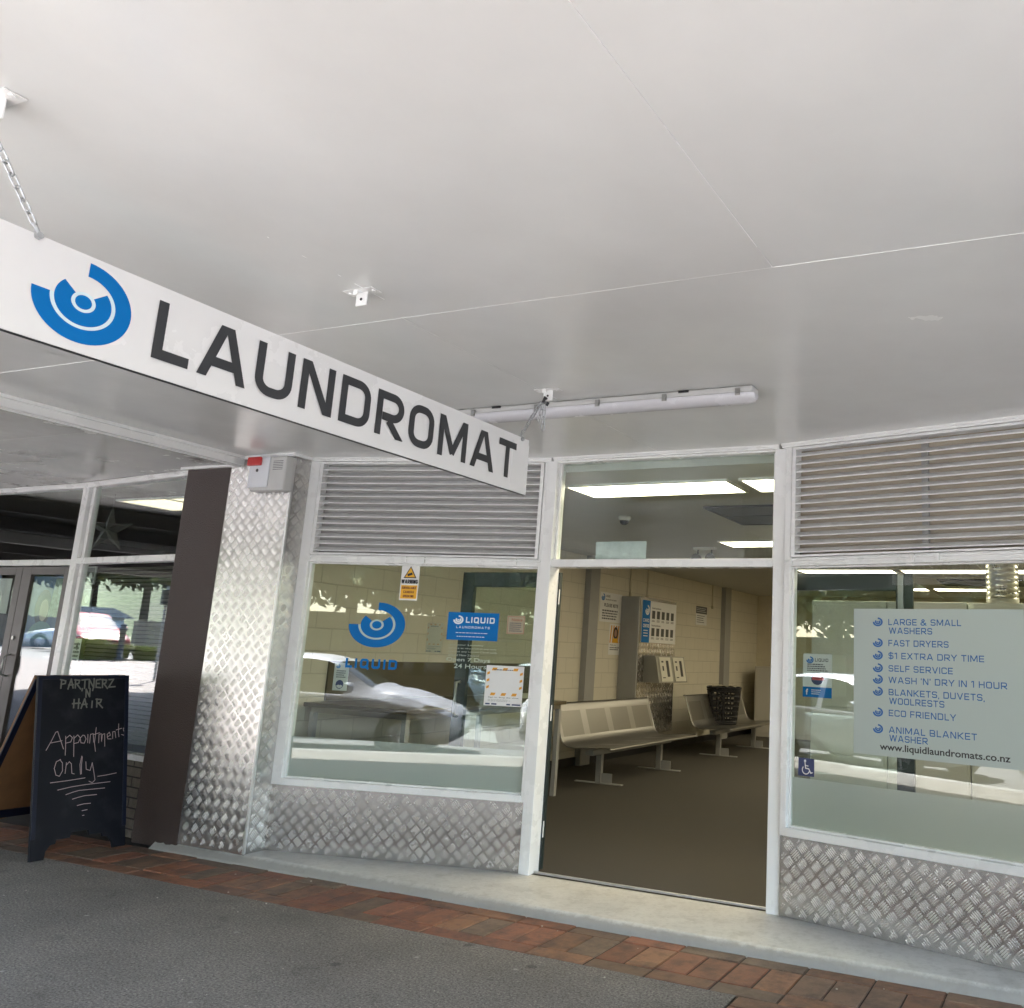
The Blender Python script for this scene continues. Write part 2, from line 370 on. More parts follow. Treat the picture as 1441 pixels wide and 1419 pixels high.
def put_caps(mb, body, x0, x1, z0, z1, y=0.0, m=0, t=0.15, rr=0.14, gap=0.16):
    """capitals fitted to the box x0..x1 (ink), z0..z1 (cap height)"""
    items = []; x = 0
    for ch in body:
        w_, pl = glyph(ch, t, rr); items.append((x, w_, pl, ch)); x += w_+(gap if ch != ' ' else 0)
    tot = x-gap; sx = (x1-x0)/tot; sz = z1-z0; k = 0
    ts = t*sz                                               # strokes keep one thickness however wide the letters are stretched
    for gx, w_, pl, ch in items:
        for P in pl:
            k += 1; yy = y-0.00007*(k % 4)
            Q = [((gx+px)*sx+x0, pz*sz+z0) for px, pz in P]
            closed = len(Q) > 2 and abs(Q[0][0]-Q[-1][0])+abs(Q[0][1]-Q[-1][1]) < 1e-7
            U = [Q[0]]
            for q in Q[1:]:
                if abs(q[0]-U[-1][0])+abs(q[1]-U[-1][1]) > 1e-6: U.append(q)
            if closed: U = U[:-1] if abs(U[0][0]-U[-1][0])+abs(U[0][1]-U[-1][1]) < 1e-6 else U
            n = len(U); L_, R_ = [], []
            for i in range(n):
                p = Vector(U[i]); a = Vector(U[(i-1) % n]) if (closed or i) else None; b = Vector(U[(i+1) % n]) if (closed or i < n-1) else None
                d1 = (p-a).normalized() if a is not None else (b-p).normalized(); d2 = (b-p).normalized() if b is not None else d1
                n1 = Vector((-d1.y, d1.x)); n2 = Vector((-d2.y, d2.x)); mm = (n1+n2); mm = mm.normalized() if mm.length > 0.2 else n1
                kk = ts/2/max(0.45, mm.dot(n1)); L_.append(p+mm*kk); R_.append(p-mm*kk)
            ov = 0.25 if ch in "$" else (0.2 if ch in ',Q' else 0.0)
            for i in range(n if closed else n-1):
                j = (i+1) % n
                poly = _clip([tuple(R_[i]), tuple(R_[j]), tuple(L_[j]), tuple(L_[i])], z0-ov*sz, z1+(ov if ch == '$' else 0)*sz)
                if len(poly) > 2: mb.face([(a, yy, b) for a, b in poly], m)
    return mb

def arc_band(mb, cx, cz, rx, rz, r0, r1, a0, a1, y, m=0, n=40):
    v = []; f = []
    for i in range(n+1):
        a = R(a0+(a1-a0)*i/n)
        for r in (r0, r1): v.append((cx+rx*r*math.cos(a), y, cz+rz*r*math.sin(a)))
    for i in range(n): f.append((2*i, 2*i+1, 2*i+3, 2*i+2))
    mb.grid(v, f, m)
def swirl(mb, cx, cz, rx, rz, y, m=0, m_gap=None):
    """the round drum mark: open outer ring, open inner ring, centre dot"""
    arc_band(mb, cx, cz, rx, rz, 0.655, 1.0, 90, -180, y, m, 48)
    arc_band(mb, cx, cz, rx, rz, 0.245, 0.575, 41, -223, y, m, 40)
    arc_band(mb, cx, cz, rx, rz, 0.0, 0.17, 0, 360, y, m, 24)
    if m_gap is not None:
        arc_band(mb, cx, cz, rx, rz, 0.575, 0.655, 37, -180, y, m_gap, 40)
        arc_band(mb, cx, cz, rx, rz, 0.17, 0.245, 0, 360, y, m_gap, 24)

# ------------------------------------------------------------------ materials
white = mat('white gloss paint', (0.84, 0.845, 0.84), 0.28, var=0.02, vscale=2, bump=0.05, bscale=90)
soffit_m = mat('soffit paint', (0.77, 0.78, 0.77), 0.22, var=0.07, vscale=0.9, bump=0.10, bscale=3.5)
soffit_old = mat('old soffit paint', (0.46, 0.455, 0.43), 0.26, var=0.10, vscale=1.5, bump=0.05, bscale=20)
brown = mat('brown textured paint', (0.048, 0.031, 0.026), 0.55, var=0.10, vscale=3, bump=0.9, bscale=110)
brown_f = mat('brown frame paint', (0.055, 0.042, 0.038), 0.4, var=0.05)
tread = [plate_metal('tread plate', (0.40, 0.39, 0.375), (0.53, 0.515, 0.495), 0.16, 0.35), plate_metal('tread plate bars', (0.50, 0.485, 0.465), (0.66, 0.64, 0.615), 0.19)]
galv = mat('galvanised steel', (0.62, 0.62, 0.61), 0.42, metal=0.85, var=0.12, vscale=30)
alu = mat('louvre aluminium', (0.82, 0.82, 0.815), 0.42, metal=0.2, var=0.12, vscale=12)
steel = mat('brushed steel', (0.32, 0.315, 0.30), 0.33, metal=0.92)
dkgreen = mat('dark green door paint', (0.018, 0.028, 0.028), 0.4, var=0.1)
cream = blockwall('cream painted block', (0.68, 0.64, 0.53))
cream_b = mat('cream painted plaster', (0.60, 0.54, 0.40), 0.5, var=0.06)
ceil_m = mat('plaster ceiling', (0.52, 0.51, 0.46), 0.6, var=0.06)
black = mat('black plastic', (0.012, 0.012, 0.014), 0.4)
dkgrey = mat('dark grey', (0.05, 0.05, 0.052), 0.5)
midgrey = mat('grey paint', (0.33, 0.33, 0.32), 0.45, var=0.06)
palegrey = mat('pale grey plastic', (0.55, 0.55, 0.54), 0.4, var=0.04)
blue = mat('blue vinyl', (0.001, 0.15, 0.46), 0.4, var=0.02, spec=0.15)
charcoal = mat('charcoal vinyl', (0.035, 0.037, 0.042), 0.35)
paper = mat('white paper', (0.75, 0.75, 0.74), 0.6, var=0.03)
ink = mat('grey print', (0.10, 0.10, 0.11), 0.6)
yellow = mat('yellow print', (0.80, 0.42, 0.02), 0.5)
orange = mat('orange print', (0.72, 0.33, 0.03), 0.5)
navy = mat('navy vinyl', (0.012, 0.025, 0.11), 0.4)
red = mat('red plastic', (0.48, 0.03, 0.03), 0.3)
signwhite = mat('sign face white', (0.76, 0.76, 0.77), 0.25, var=0.03, vscale=2)
glass_m = glass('window glass')
glass_door = glass('door glass', (0.88, 0.93, 0.91))
frost = film('frosted film', (0.70, 0.70, 0.69), 0.10)
signfilm = film('pale sign film', (0.58, 0.65, 0.63), 0.03, 0.25)
brushed_hole = None

# ------------------------------------------------------------------ layout numbers
P0, PM0, PM1 = Vector((-5.486, 5.156)), Vector((-3.563, 5.598)), Vector((-3.480, 5.590))
PR0, PR1, P3 = Vector((-1.800, 5.585)), Vector((-1.717, 5.563)), Vector((-0.268, 5.230))
H1, H2, H2T, HS = 2.888, 2.08, 2.135, 0.455
GZ = -0.06
FL = frame(P0, PM0); LL = (PM0-P0).length
FR = frame(PR1, P3); LR = 1.975
FD = frame(PM1, PR0); LD = (PR0-PM1).length
PE = PR1+(P3-PR1).normalized()*LR

# ------------------------------------------------------------------ setting: ground
def asphalt_mat(name, a, b, spots=True):
    m, nt, out = new_mat(name); co = coords(nt)
    p = N(nt, 'ShaderNodeBsdfPrincipled'); p.inputs['Roughness'].default_value = 0.85
    n1 = noise(nt, co, 85, 4, 0.8); n2 = noise(nt, co, 1.6, 5, 0.6); n3 = noise(nt, co, 70, 3, 0.6)
    c = mixc(nt, ramp(nt, n1, [(0.36, 0.0), (0.64, 1.0)]), a, b)
    c = mixc(nt, ramp(nt, n2, [(0.35, 0.0), (0.7, 0.32)]), c, tuple(x*0.55 for x in a))
    c = mixc(nt, ramp(nt, n3, [(0.62, 0.0), (0.70, 0.35)]), c, tuple(min(1, x*1.9) for x in b))
    n5 = noise(nt, co, 5.5, 4, 0.6)
    c = mixc(nt, ramp(nt, n5, [(0.60, 0.0), (0.72, 0.35)]), c, tuple(x*0.5 for x in a))
    if spots:
        vo = N(nt, 'ShaderNodeTexVoronoi'); nt.links.new(co, vo.inputs['Vector']); vo.inputs['Scale'].default_value = 4.2
        sp = ramp(nt, vo.outputs['Distance'], [(0.035, 1.0), (0.06, 0.0)])
        c = mixc(nt, math_(nt, 'MULTIPLY', sp, 0.65), c, (0.42, 0.41, 0.37))
        vo2 = N(nt, 'ShaderNodeTexVoronoi'); nt.links.new(co, vo2.inputs['Vector']); vo2.inputs['Scale'].default_value = 2.7
        c = mixc(nt, ramp(nt, vo2.outputs['Distance'], [(0.05, 0.55), (0.10, 0.0)]), c, (0.03, 0.03, 0.03))
    nt.links.new(c, p.inputs['Base Color'])
    h = math_(nt, 'ADD', n1, math_(nt, 'MULTIPLY', n3, 0.6))
    nt.links.new(bumpn(nt, h, 0.9, 0.008), p.inputs['Normal'])
    nt.links.new(p.outputs[0], out.inputs[0]); return m
foot_m = asphalt_mat('footpath asphalt', (0.075, 0.068, 0.058), (0.325, 0.30, 0.265))
road_m = asphalt_mat('road asphalt', (0.085, 0.085, 0.084), (0.16, 0.158, 0.154), False)
def gh(x):                      # the street climbs gently to the west
    t = min(1, max(0, (-x-11)/20)); return 0.8*t*t*(3-2*t)
def sheet(name, m, x0, x1, y0, y1, z, nx=60):
    mb = MB(); xs = [x0+(x1-x0)*i/nx for i in range(nx+1)]
    v = []; f = []
    for x in xs: v += [(x, y0, z+gh(x)), (x, y1, z+gh(x))]
    for i in range(nx): f.append((2*i, 2*i+2, 2*i+3, 2*i+1))
    mb.grid(v, f); return struct(mb.build(name, m))
mbg = MB(); xs = [-600, -300, -120]+[-60+i*1.5 for i in range(60)]+[60, 200, 600]
v = []; f = []
for x in xs: v += [(x, -600, -0.20+gh(x)), (x, 600, -0.20+gh(x))]
for i in range(len(xs)-1): f.append((2*i, 2*i+2, 2*i+3, 2*i+1))
mbg.grid(v, f); struct(mbg.build('road', road_m))
# footpath slab with the asphalt on top, kerb at its street edge
sheet('footpath', foot_m, -12, -1.55, -1.42, 4.395, GZ, 8)
kerb_m = mat('kerb concrete', (0.24, 0.235, 0.22), 0.8, var=0.15, bump=0.3)
mb = MB()
for i in range(40):
    x = 14-i*1.0; z = gh(x)
    if x < -24: break
    mb.box(x-0.995, x, -1.62, -1.42, -0.24+z, GZ+0.004+z)
struct(mb.build('kerb', kerb_m, bev=0.015))
paving_m = mat('pink concrete paving', (0.12, 0.10, 0.092), 0.8, var=0.12, vscale=3, bump=0.3)
sheet('paving', paving_m, -29, -12.0, -4.6, 5.2, GZ+0.002, 20)
line_m = mat('road marking paint', (0.72, 0.72, 0.68), 0.6, var=0.1)
mb = MB()
for k in range(-8, 9):
    x = k*4.5; mb.face([(x, -7.16, -0.195+gh(x)), (x+2.2, -7.16, -0.195+gh(x+2.2)), (x+2.2, -7.02, -0.195+gh(x+2.2)), (x, -7.02, -0.195+gh(x))])
for k in range(0, 9):
    x = -4.9-k*2.6 if False else 10-k*6.4
    mb.face([(x, -3.75, -0.195+gh(x)), (x+0.1, -3.75, -0.195+gh(x)), (x+0.1, -1.66, -0.195+gh(x)), (x, -1.66, -0.195+gh(x))])
struct(mb.build('road_marking', line_m))
sheet('far_footpath', kerb_m, -40, 40, -13.2, -10.9, -0.07, 60)

# red clay pavers: long one in front, two square ones, long one behind, each repeat 345 mm
def brick_mat():
    m, nt, out = new_mat('clay paver'); co = coords(nt)
    at_ = N(nt, 'ShaderNodeAttribute', attribute_name='tint')
    p = N(nt, 'ShaderNodeBsdfPrincipled'); p.inputs['Roughness'].default_value = 0.55
    n = noise(nt, co, 9, 6, 0.65); n2 = noise(nt, co, 90, 3)
    c = mixc(nt, ramp(nt, n, [(0.42, 0.0), (0.68, 0.75)]), at_.outputs['Color'], (0.045, 0.026, 0.022))
    c = mixc(nt, ramp(nt, n2, [(0.58, 0.0), (0.72, 0.25)]), c, (0.22, 0.19, 0.15))
    nt.links.new(c, p.inputs['Base Color'])
    nt.links.new(bumpn(nt, math_(nt, 'ADD', n2, n), 0.35, 0.004), p.inputs['Normal'])
    nt.links.new(p.outputs[0], out.inputs[0]); return m
brick_m = brick_mat()
PAL = [(0.23, 0.092, 0.052), (0.20, 0.100, 0.060), (0.26, 0.105, 0.055), (0.175, 0.108, 0.070), (0.160, 0.110, 0.076), (0.24, 0.120, 0.066)]
mb = MB(); rnd = random.Random(3)
def paver(x0, x1, y0, y1):
    c = PAL[rnd.randrange(len(PAL))]; k = 0.8+0.4*rnd.random(); c = tuple(a*k for a in c)
    dz = rnd.uniform(-0.0025, 0.0025); g = rnd.uniform(0.0025, 0.0045)
    a, b, cc, d, t = x0+g, x1-g, y0+g, y1-g, 0.005
    z0, z1 = GZ-0.03, GZ+dz
    vv = [(a, cc, z0), (b, cc, z0), (b, d, z0), (a, d, z0), (a, cc, z1-t), (b, cc, z1-t), (b, d, z1-t), (a, d, z1-t),
          (a+t, cc+t, z1), (b-t, cc+t, z1), (b-t, d-t, z1), (a+t, d-t, z1)]
    mb.grid(vv, [(0, 1, 5, 4), (1, 2, 6, 5), (2, 3, 7, 6), (3, 0, 4, 7), (4, 5, 9, 8), (5, 6, 10, 9), (6, 7, 11, 10), (7, 4, 8, 11), (8, 9, 10, 11)], 0, False, c)
def unit(x, y0, wx=0.345):
    paver(x, x+wx, y0, y0+0.135); paver(x, x+wx/2, y0+0.135, y0+0.445); paver(x+wx/2, x+wx, y0+0.135, y0+0.445); paver(x, x+wx, y0+0.445, y0+0.58)
for i in range(36): unit(-9.632+0.345*i, 4.395)
for j in range(11):                                      # the band that crosses the footpath
    y = 4.395-0.58*(j+1)
    for i in range(3): unit(-1.545+0.345*i, y)
struct(mb.build('brick_paving', brick_m))
mortar = mat('dark sand joint', (0.035, 0.03, 0.026), 0.95)
mb = MB(); mb.face([(-9.64, 4.395, GZ-0.006), (2.9, 4.395, GZ-0.006), (2.9, 5.3, GZ-0.006), (-9.64, 5.3, GZ-0.006)])
mb.face([(-1.55, -1.42, GZ-0.006), (-0.5, -1.42, GZ-0.006), (-0.5, 4.395, GZ-0.006), (-1.55, 4.395, GZ-0.006)])
struct(mb.build('paving_bed', mortar))
sheet('footpath', foot_m, -0.50, 12, -1.42, 4.395, GZ, 4)
# painted concrete step in front of the shop, its front edge chipped
def concrete_mat():
    m, nt, out = new_mat('painted concrete'); co = coords(nt)
    p = N(nt, 'ShaderNodeBsdfPrincipled'); p.inputs['Roughness'].default_value = 0.42
    n1 = noise(nt, co, 2.2, 6, 0.65); n2 = noise(nt, co, 22, 5, 0.7); n3 = noise(nt, co, 140, 3)
    c = mixc(nt, ramp(nt, n1, [(0.3, 0.0), (0.7, 1.0)]), (0.50, 0.50, 0.475), (0.62, 0.615, 0.585))
    c = mixc(nt, ramp(nt, n2, [(0.62, 0.0), (0.72, 0.7)]), c, (0.22, 0.21, 0.19))
    n4 = noise(nt, co, 6, 6, 0.7)
    c = mixc(nt, ramp(nt, n4, [(0.50, 0.0), (0.72, 0.55)]), c, (0.27, 0.26, 0.235))
    sep = N(nt, 'ShaderNodeSeparateXYZ'); nt.links.new(co, sep.inputs[0])
    edge = ramp(nt, math_(nt, 'ADD', sep.outputs[2], math_(nt, 'MULTIPLY', n2, 0.04)), [(0.0, 0.75), (0.018, 0.0)])
    c = mixc(nt, edge, c, (0.27, 0.26, 0.23))
    nt.links.new(c, p.inputs['Base Color'])
    nt.links.new(bumpn(nt, math_(nt, 'ADD', n2, math_(nt, 'MULTIPLY', n3, 0.3)), 0.25, 0.008), p.inputs['Normal'])
    nt.links.new(p.outputs[0], out.inputs[0]); return m
conc_m = concrete_mat()
mb = MB(); rnd = random.Random(5)
nX = 260; x0, x1 = -6.35, 1.6
rows = []
for i in range(nX+1):
    x = x0+(x1-x0)*i/nX
    ch = 0.020*rnd.random()**3+0.004*math.sin(x*7)+0.012*max(0, math.sin(x*3.1+1))*rnd.random()
    rise = min(1, max(0.0, (x+5.2)/2.2)); rise = rise*rise*(3-2*rise)
    tz = -0.002; fz = GZ-0.004
    yF = 4.955-0.004*math.sin(x*2); yT = yF+0.05-0.02*rise+ch
    rows.append([(x, yF, fz-0.03), (x, yF, fz+0.012+0.010*rise), (x, yF+0.012, fz+0.018+0.020*rise), (x, yT, tz-0.004), (x, yT+0.016, tz), (x, 5.45, tz), (x, 5.66, tz)])
k = len(rows[0])
mb.grid([p for r_ in rows for p in r_], [(i*k+j, (i+1)*k+j, (i+1)*k+j+1, i*k+j+1) for i in range(nX) for j in range(k-1)], 0, True)
struct(mb.build('step', conc_m))

# ------------------------------------------------------------------ canopy over the footpath
canopy = thing('canopy', 'white painted canopy ceiling hung over the footpath in front of the laundromat', 'canopy', at(-2, 2, H1))
mb = MB()
YE = -1.32                                               # street edge
def sheet_box(xa, xb, ya, yb, tilt=(0, 0)):
    g = 0.0012; cx, cy = (xa+xb)/2, (ya+yb)/2
    M = Matrix.Translation((cx, cy, H1)) @ Matrix.Rotation(tilt[0], 4, 'X') @ Matrix.Rotation(tilt[1], 4, 'Y')
    mb.box(xa-cx+g, xb-cx-g, ya-cy+g, yb-cy-g, 0, 0.012, M=M)
sheet_box(-5.985, -0.966, YE, 2.918, (0.0006, 0.0004)); sheet_box(-0.966, 6.2, YE, 2.918, (0, 0.0004))
sheet_box(-5.985, -2.66, 2.918, 5.9, (-0.0007, 0)); sheet_box(-2.66, 6.2, 2.918, 5.9, (-0.0007, 0.0002))
mb.build('soffit', soffit_m, canopy, rel(canopy, Matrix()))
for xa, xb, ya, yb, hh in ((-5.9, -0.967, 2.9172, 2.9185, 0.0004), (-0.963, 6.0, 2.9168, 2.9184, 0.0006), (-0.9670, -0.9656, YE+0.1, 2.9155, 0.0005)):
    mb = MB(); mb.box(xa, xb, ya, yb, H1-hh, H1+0.004); mb.build('joint', white, canopy, rel(canopy, Matrix()))  # brighter paint strips stand in for light caught on the sheet lips
for a, b in ((2.28, 2.30), (2.12, 2.128), (2.46, 2.475), (2.55, 2.72)):
    mb = MB(); mb.box(-2.585, -2.5835, a, b, H1-0.001, H1+0.004); mb.build('filler', white, canopy, rel(canopy, Matrix()))
mb = MB(); mb.box(-6.0, 6.2, YE-0.12, YE, 2.66, 3.25); mb.box(-6.0, 6.2, YE, 5.9, H1+0.05, 3.1)
mb.build('fascia', white, canopy, rel(canopy, Matrix()))
mb = MB()                                                # step moulding along the boundary to the next shop
mb.box(-6.03, -5.985, YE, 5.02, 2.815, H1+0.02); mb.box(-5.985, -5.957, YE, 5.0, H1-0.022, H1+0.004); mb.box(-6.045, -6.03, YE, 5.02, 2.806, 2.83)
mb.build('edge_moulding', white, canopy, rel(canopy, Matrix()), bev=0.006)

canopy2 = thing('canopy', 'older grey stained canopy ceiling in front of the hair salon', 'canopy', at(-9, 2, 2.83))
mb = MB(); g = 0.002
for xa, xb, ya, yb in ((-9.95, -8.40, YE, 3.9), (-8.40, -6.05, YE, 3.9), (-9.95, -8.40, 3.904, 6), (-8.40, -6.05, 3.904, 6)):
    mb.box(xa+g, xb-g, ya, yb, 2.83, 2.845)
mb.build('soffit', soffit_old, canopy2, rel(canopy2, Matrix()))
mb = MB(); mb.box(-9.95, -6.05, YE-0.12, YE, 2.62, 3.2); mb.box(-9.95, -6.05, YE, 6, 2.88, 3.05)
mb.build('fascia', mat('dark fascia', (0.10, 0.09, 0.085), 0.5), canopy2, rel(canopy2, Matrix()))

canopy3 = thing('canopy', 'dark unlined canopy with exposed beams past the hair salon', 'canopy', at(-15, 2, 2.83))
dkc = mat('dark canopy boards', (0.035, 0.033, 0.032), 0.6, var=0.2)
mb = MB(); mb.box(-21, -9.96, YE, 5.36, 2.86, 2.90); mb.build('soffit', dkc, canopy3, rel(canopy3, Matrix()))
for i in range(6):
    mb = MB(); mb.box(-20.5+i*2.0, -20.4+i*2.0, YE, 5.35, 2.70, 2.858); mb.build('beam', midgrey if i % 3 == 0 else dkc, canopy3, rel(canopy3, Matrix()))
mb = MB(); mb.box(-21, -9.96, YE-0.12, YE, 2.60, 3.1); mb.build('fascia', dkc, canopy3, rel(canopy3, Matrix()))

# ------------------------------------------------------------------ laundromat building
IX0, IX1, IY1, IC = -6.25, 1.2, 18.4, 2.80
shop = thing('laundromat_building', 'laundromat with tread plate pillar, splayed windows and an open doorway', 'shop', at(-2.6, 5.6, 0))
I_ = rel(shop, Matrix())
carpet = mat('brown carpet', (0.047, 0.042, 0.034), 0.9, var=0.15, vscale=2, bump=0.5, bscale=300)
mb = MB(); mb.face([(IX0, 5.62, 0), (IX1, 5.62, 0), (IX1, IY1, 0), (IX0, IY1, 0)]); mb.face([(-5.5, 5.1, -0.003), (0.4, 5.1, -0.003), (0.4, 5.62, -0.003), (-5.5, 5.62, -0.003)])
struct(mb.build('floor', carpet))
mb = MB(); mb.box(IX0-0.2, IX0, 5.12, IY1, -0.01, IC+0.3); mb.build('wall', cream, shop, I_)
mb = MB(); mb.box(IX0, IX1, IY1, IY1+0.2, -0.01, IC+0.3); mb.build('wall', cream_b, shop, I_)
mb = MB(); mb.box(IX1, IX1+0.2, 5.0, IY1+0.2, -0.01, IC+0.3); mb.build('wall', cream_b, shop, I_)
mb = MB(); mb.box(IX0, IX1, 5.72, IY1, IC, IC+0.08)
mb.build('ceiling', ceil_m, shop, I_)
mb = MB(); mb.box(IX0-0.2, IX1+0.2, 5.0, IY1+0.2, 3.12, 3.32); mb.box(IX0-0.2, IX1+0.2, 5.92, 6.1, 2.88, 3.12); mb.build('roof', midgrey, shop, I_)
mb = MB(); mb.box(IX0, IX0+0.018, 5.7, IY1, 0, 0.11); mb.box(IX0+0.018, IX1, IY1-0.018, IY1, 0, 0.11); mb.build('skirting', black, shop, I_)
for ya, yb in ((10.98, 11.24), (16.25, 16.55)):
    mb = MB(); mb.box(IX0, IX0+0.09, ya, yb, 0, IC); mb.build('pilaster', midgrey, shop, I_)
mb = MB()                                                # thin grid of the far ceiling
for i in range(7): mb.box(-2.42+i*0.62, -2.40+i*0.62, 10.2, IY1, IC-0.006, IC)
for i in range(7): mb.box(-2.42, IX1, 10.3+i*1.24, 10.32+i*1.24, IC-0.008, IC-0.001)
mb.build('ceiling_grid', white, shop, I_)

# tread plate pillar between the two shops and stall risers under the windows
mb = MB(); mb.box(-6.118, -5.452, 5.0, 5.22, -0.006, 2.86)
tread_bars(mb, (-6.118, 5.0, 0), (1, 0, 0), (0, 0, 1), (0, -1, 0), 0.655, 2.855); tread_bars(mb, (-5.452, 5.011, 0), (0, 1, 0), (0, 0, 1), (1, 0, 0), 0.20, 2.855)
mb.build('pillar_cladding', tread, shop, I_)
mb = MB(); mb.box(-5.4515, -5.446, 4.9935, 5.010, 0.0, 2.85); mb.box(-5.462, -5.4515, 4.9935, 4.9985, 0.0, 2.85); mb.build('corner_trim', galv, shop, I_)
mb = MB(); mb.box(0.0, LL, 0.012, 0.05, 0.0, HS+0.005); tread_bars(mb, (0, 0.012, 0), (1, 0, 0), (0, 0, 1), (0, -1, 0), LL, HS); mb.build('stall_riser', tread, shop, rel(shop, FL))
mb = MB(); mb.box(0.0, LR, 0.012, 0.05, 0.0, HS+0.005); tread_bars(mb, (0, 0.012, 0), (1, 0, 0), (0, 0, 1), (0, -1, 0), LR, HS); mb.build('stall_riser', tread, shop, rel(shop, FR))
mb = MB(); mb.box(0.0, 0.9, 0.0, 0.3, -0.006, 2.86); tread_bars(mb, (0, 0, 0), (1, 0, 0), (0, 0, 1), (0, -1, 0), 0.9, 2.855); mb.build('pillar_cladding', tread, shop, rel(shop, frame(PE, PE+Vector((1, 0)))))
nw = thing('shop_wall', 'plain brown rendered wall of the next shop past the right window', 'wall', at(3.6, 5.2, 0))
mb = MB(); mb.box(1.108, 6.2, 5.13, 5.4, -0.07, 2.885); mb.build('render', brown, nw, rel(nw, Matrix()))
mb = MB(); mb.box(1.108, 6.2, 5.10, 5.13, 2.80, 2.885); mb.build('head_trim', white, nw, rel(nw, Matrix()))
# top moulding following the facade
mb = MB()
def band(F, s0, s1, y0, y1, z0, z1, m=0):
    mb.box(s0, s1, y0, y1, z0, z1, m, None, F)
for F, L in ((FL, LL), (FD, LD), (FR, LR)):
    band(F, -0.03, L+0.03, -0.008, 0.09, 2.860, H1+0.004); band(F, -0.03, L+0.03, -0.020, -0.0085, 2.872, H1+0.003)
mb.box(-6.125, -5.45, 4.975, 5.0, 2.86, H1+0.003); mb.box(-5.455, -5.43, 4.97, 5.17, 2.862, H1+0.003)
mb.build('top_moulding', white, shop, I_, bev=0.004)

def bay_window(F, L, s0, s1, back_m):
    """lower window with white frame, frosted strip; louvre above"""
    wf = MB()
    wf.box(0.0, s0, 0.0, 0.10, HS, 2.861); wf.box(s1, L, 0.0, 0.10, HS, 2.861)
    wf.box(s0, s1, -0.006, 0.10, HS, HS+0.047)
    wf.box(s0, s1, 0.0, 0.10, H2, H2T)
    wf.box(s0, s0+0.012, 0.03, 0.075, HS+0.047, H2); wf.box(s1-0.012, s1, 0.03, 0.075, HS+0.047, H2)
    wf.box(s0+0.012, s1-0.012, 0.03, 0.075, HS+0.047, HS+0.059); wf.box(s0+0.012, s1-0.012, 0.03, 0.075, H2-0.012, H2)
    win = wf.build('window', white, shop, rel(shop, F), bev=0.004)
    g = MB(); g.box(s0+0.012, s1-0.012, 0.046, 0.052, HS+0.059, H2-0.012); g.build('pane', glass_m, win)
    fz = MB(); fz.box(s0+0.014, s1-0.014, 0.0535, 0.0545, HS+0.06, 0.793); fz.build('frosted_film', frost, win)
    # slim rail with little clips on the transom
    tr = MB(); tr.box(s0-0.03, s1+0.02, -0.016, -0.001, 2.112, 2.124); tr.box(s0-0.03, s1+0.02, -0.006, 0.0, 2.092, 2.100)
    n = (s1-s0)
    for q in (0.0, 0.43, 0.51, 0.90): tr.box(s0+q*n, s0+q*n+0.022, -0.022, -0.001, 2.088, 2.132)
    tr.build('track', white, win, bev=0.002)
    lv = MB(); b0, b1 = s0+0.006, s1-0.004; zb, zt = H2T+0.004, 2.856
    for a, b in ((b0, b0+0.026), (b1-0.026, b1)): lv.box(a, b, -0.004, 0.07, zb, zt)
    lv.box(b0+0.026, b1-0.026, -0.002, 0.07, zt-0.016, zt); lv.box(b0+0.026, b1-0.026, -0.002, 0.07, zb, zb+0.012)
    n_s = 13; z0 = zb+0.03; dz = (zt-0.026-z0)/(n_s-0.35)
    for i in range(n_s):
        z = z0+dz*i
        M = Matrix.Translation((0, 0.006, z)) @ Matrix.Rotation(R(36), 4, 'X')
        wv = rnd.uniform(-0.0012, 0.0012)
        lv.box(b0+0.026, b1-0.026, 0.0, 0.050, -0.0008, 0.0008, 0, None, M)
        lv.tube([(b0+0.026, 0.006, z), ((b0+b1)/2, 0.006, z+wv*2), (b1-0.026, 0.006, z)], 0.0056, 6)
        for x in (b0+0.013, b1-0.013): lv.cyl((x, -0.0055, z+0.01), (x, -0.004, z+0.01), 0.003, 6)
    o = lv.build('louvre', alu, shop, rel(shop, F))
    bb = MB(); bb.box(b0, b1, 0.085, 0.10, zb, zt)
    bb.build('backing_board', back_m, o)
    return win
bay_window(FL, LL, 0.112, LL-0.024, mat('grey backing', (0.40, 0.395, 0.38), 0.6, var=0.05))
bay_window(FR, LR, 0.043, LR-0.04, mat('tan backing board', (0.42, 0.37, 0.29), 0.7, var=0.08, vscale=3))
mb = MB(); mb.box(0.90, 0.94, 0.06, 0.084, H2T+0.01, 2.84); mb.build('louvre_mullion', midgrey, shop, rel(shop, FR))
# doorway: two posts, transom, fanlight, threshold
mb = MB()
for F_, a, b, q in ((FD, 0.0, 0.0, 0),): pass
pw = (PM1-PM0).length
mb.box(-pw, 0.0, 0.0, 0.13, -0.004, 2.861); mb.box(LD, LD+pw+0.004, 0.0, 0.13, -0.004, 2.861)
mb.box(0.0, LD, 0.004, 0.12, H2, H2T); mb.box(0.0, LD, 0.012, 0.10, 2.846, 2.861)
mb.box(0.0, 0.02, 0.04, 0.09, H2T, 2.846); mb.box(LD-0.02, LD, 0.04, 0.09, H2T, 2.846)
mb.build('door_frame', white, shop, rel(shop, FD), bev=0.004)
for z in (0.22, 1.0, 1.82):
    mb = MB(); mb.box(0.0, 0.012, 0.126, 0.142, z, z+0.11); mb.build('hinge', white, shop, rel(shop, FD), bev=0.002)
mb = MB(); mb.box(0.02, LD-0.02, 0.062, 0.068, H2T+0.002, 2.846); mb.build('fanlight', glass_m, shop, rel(shop, FD))
mb = MB(); mb.box(0.0, LD, 0.062, 0.078, -0.002, 0.014); mb.build('threshold', galv, shop, rel(shop, FD), bev=0.002)
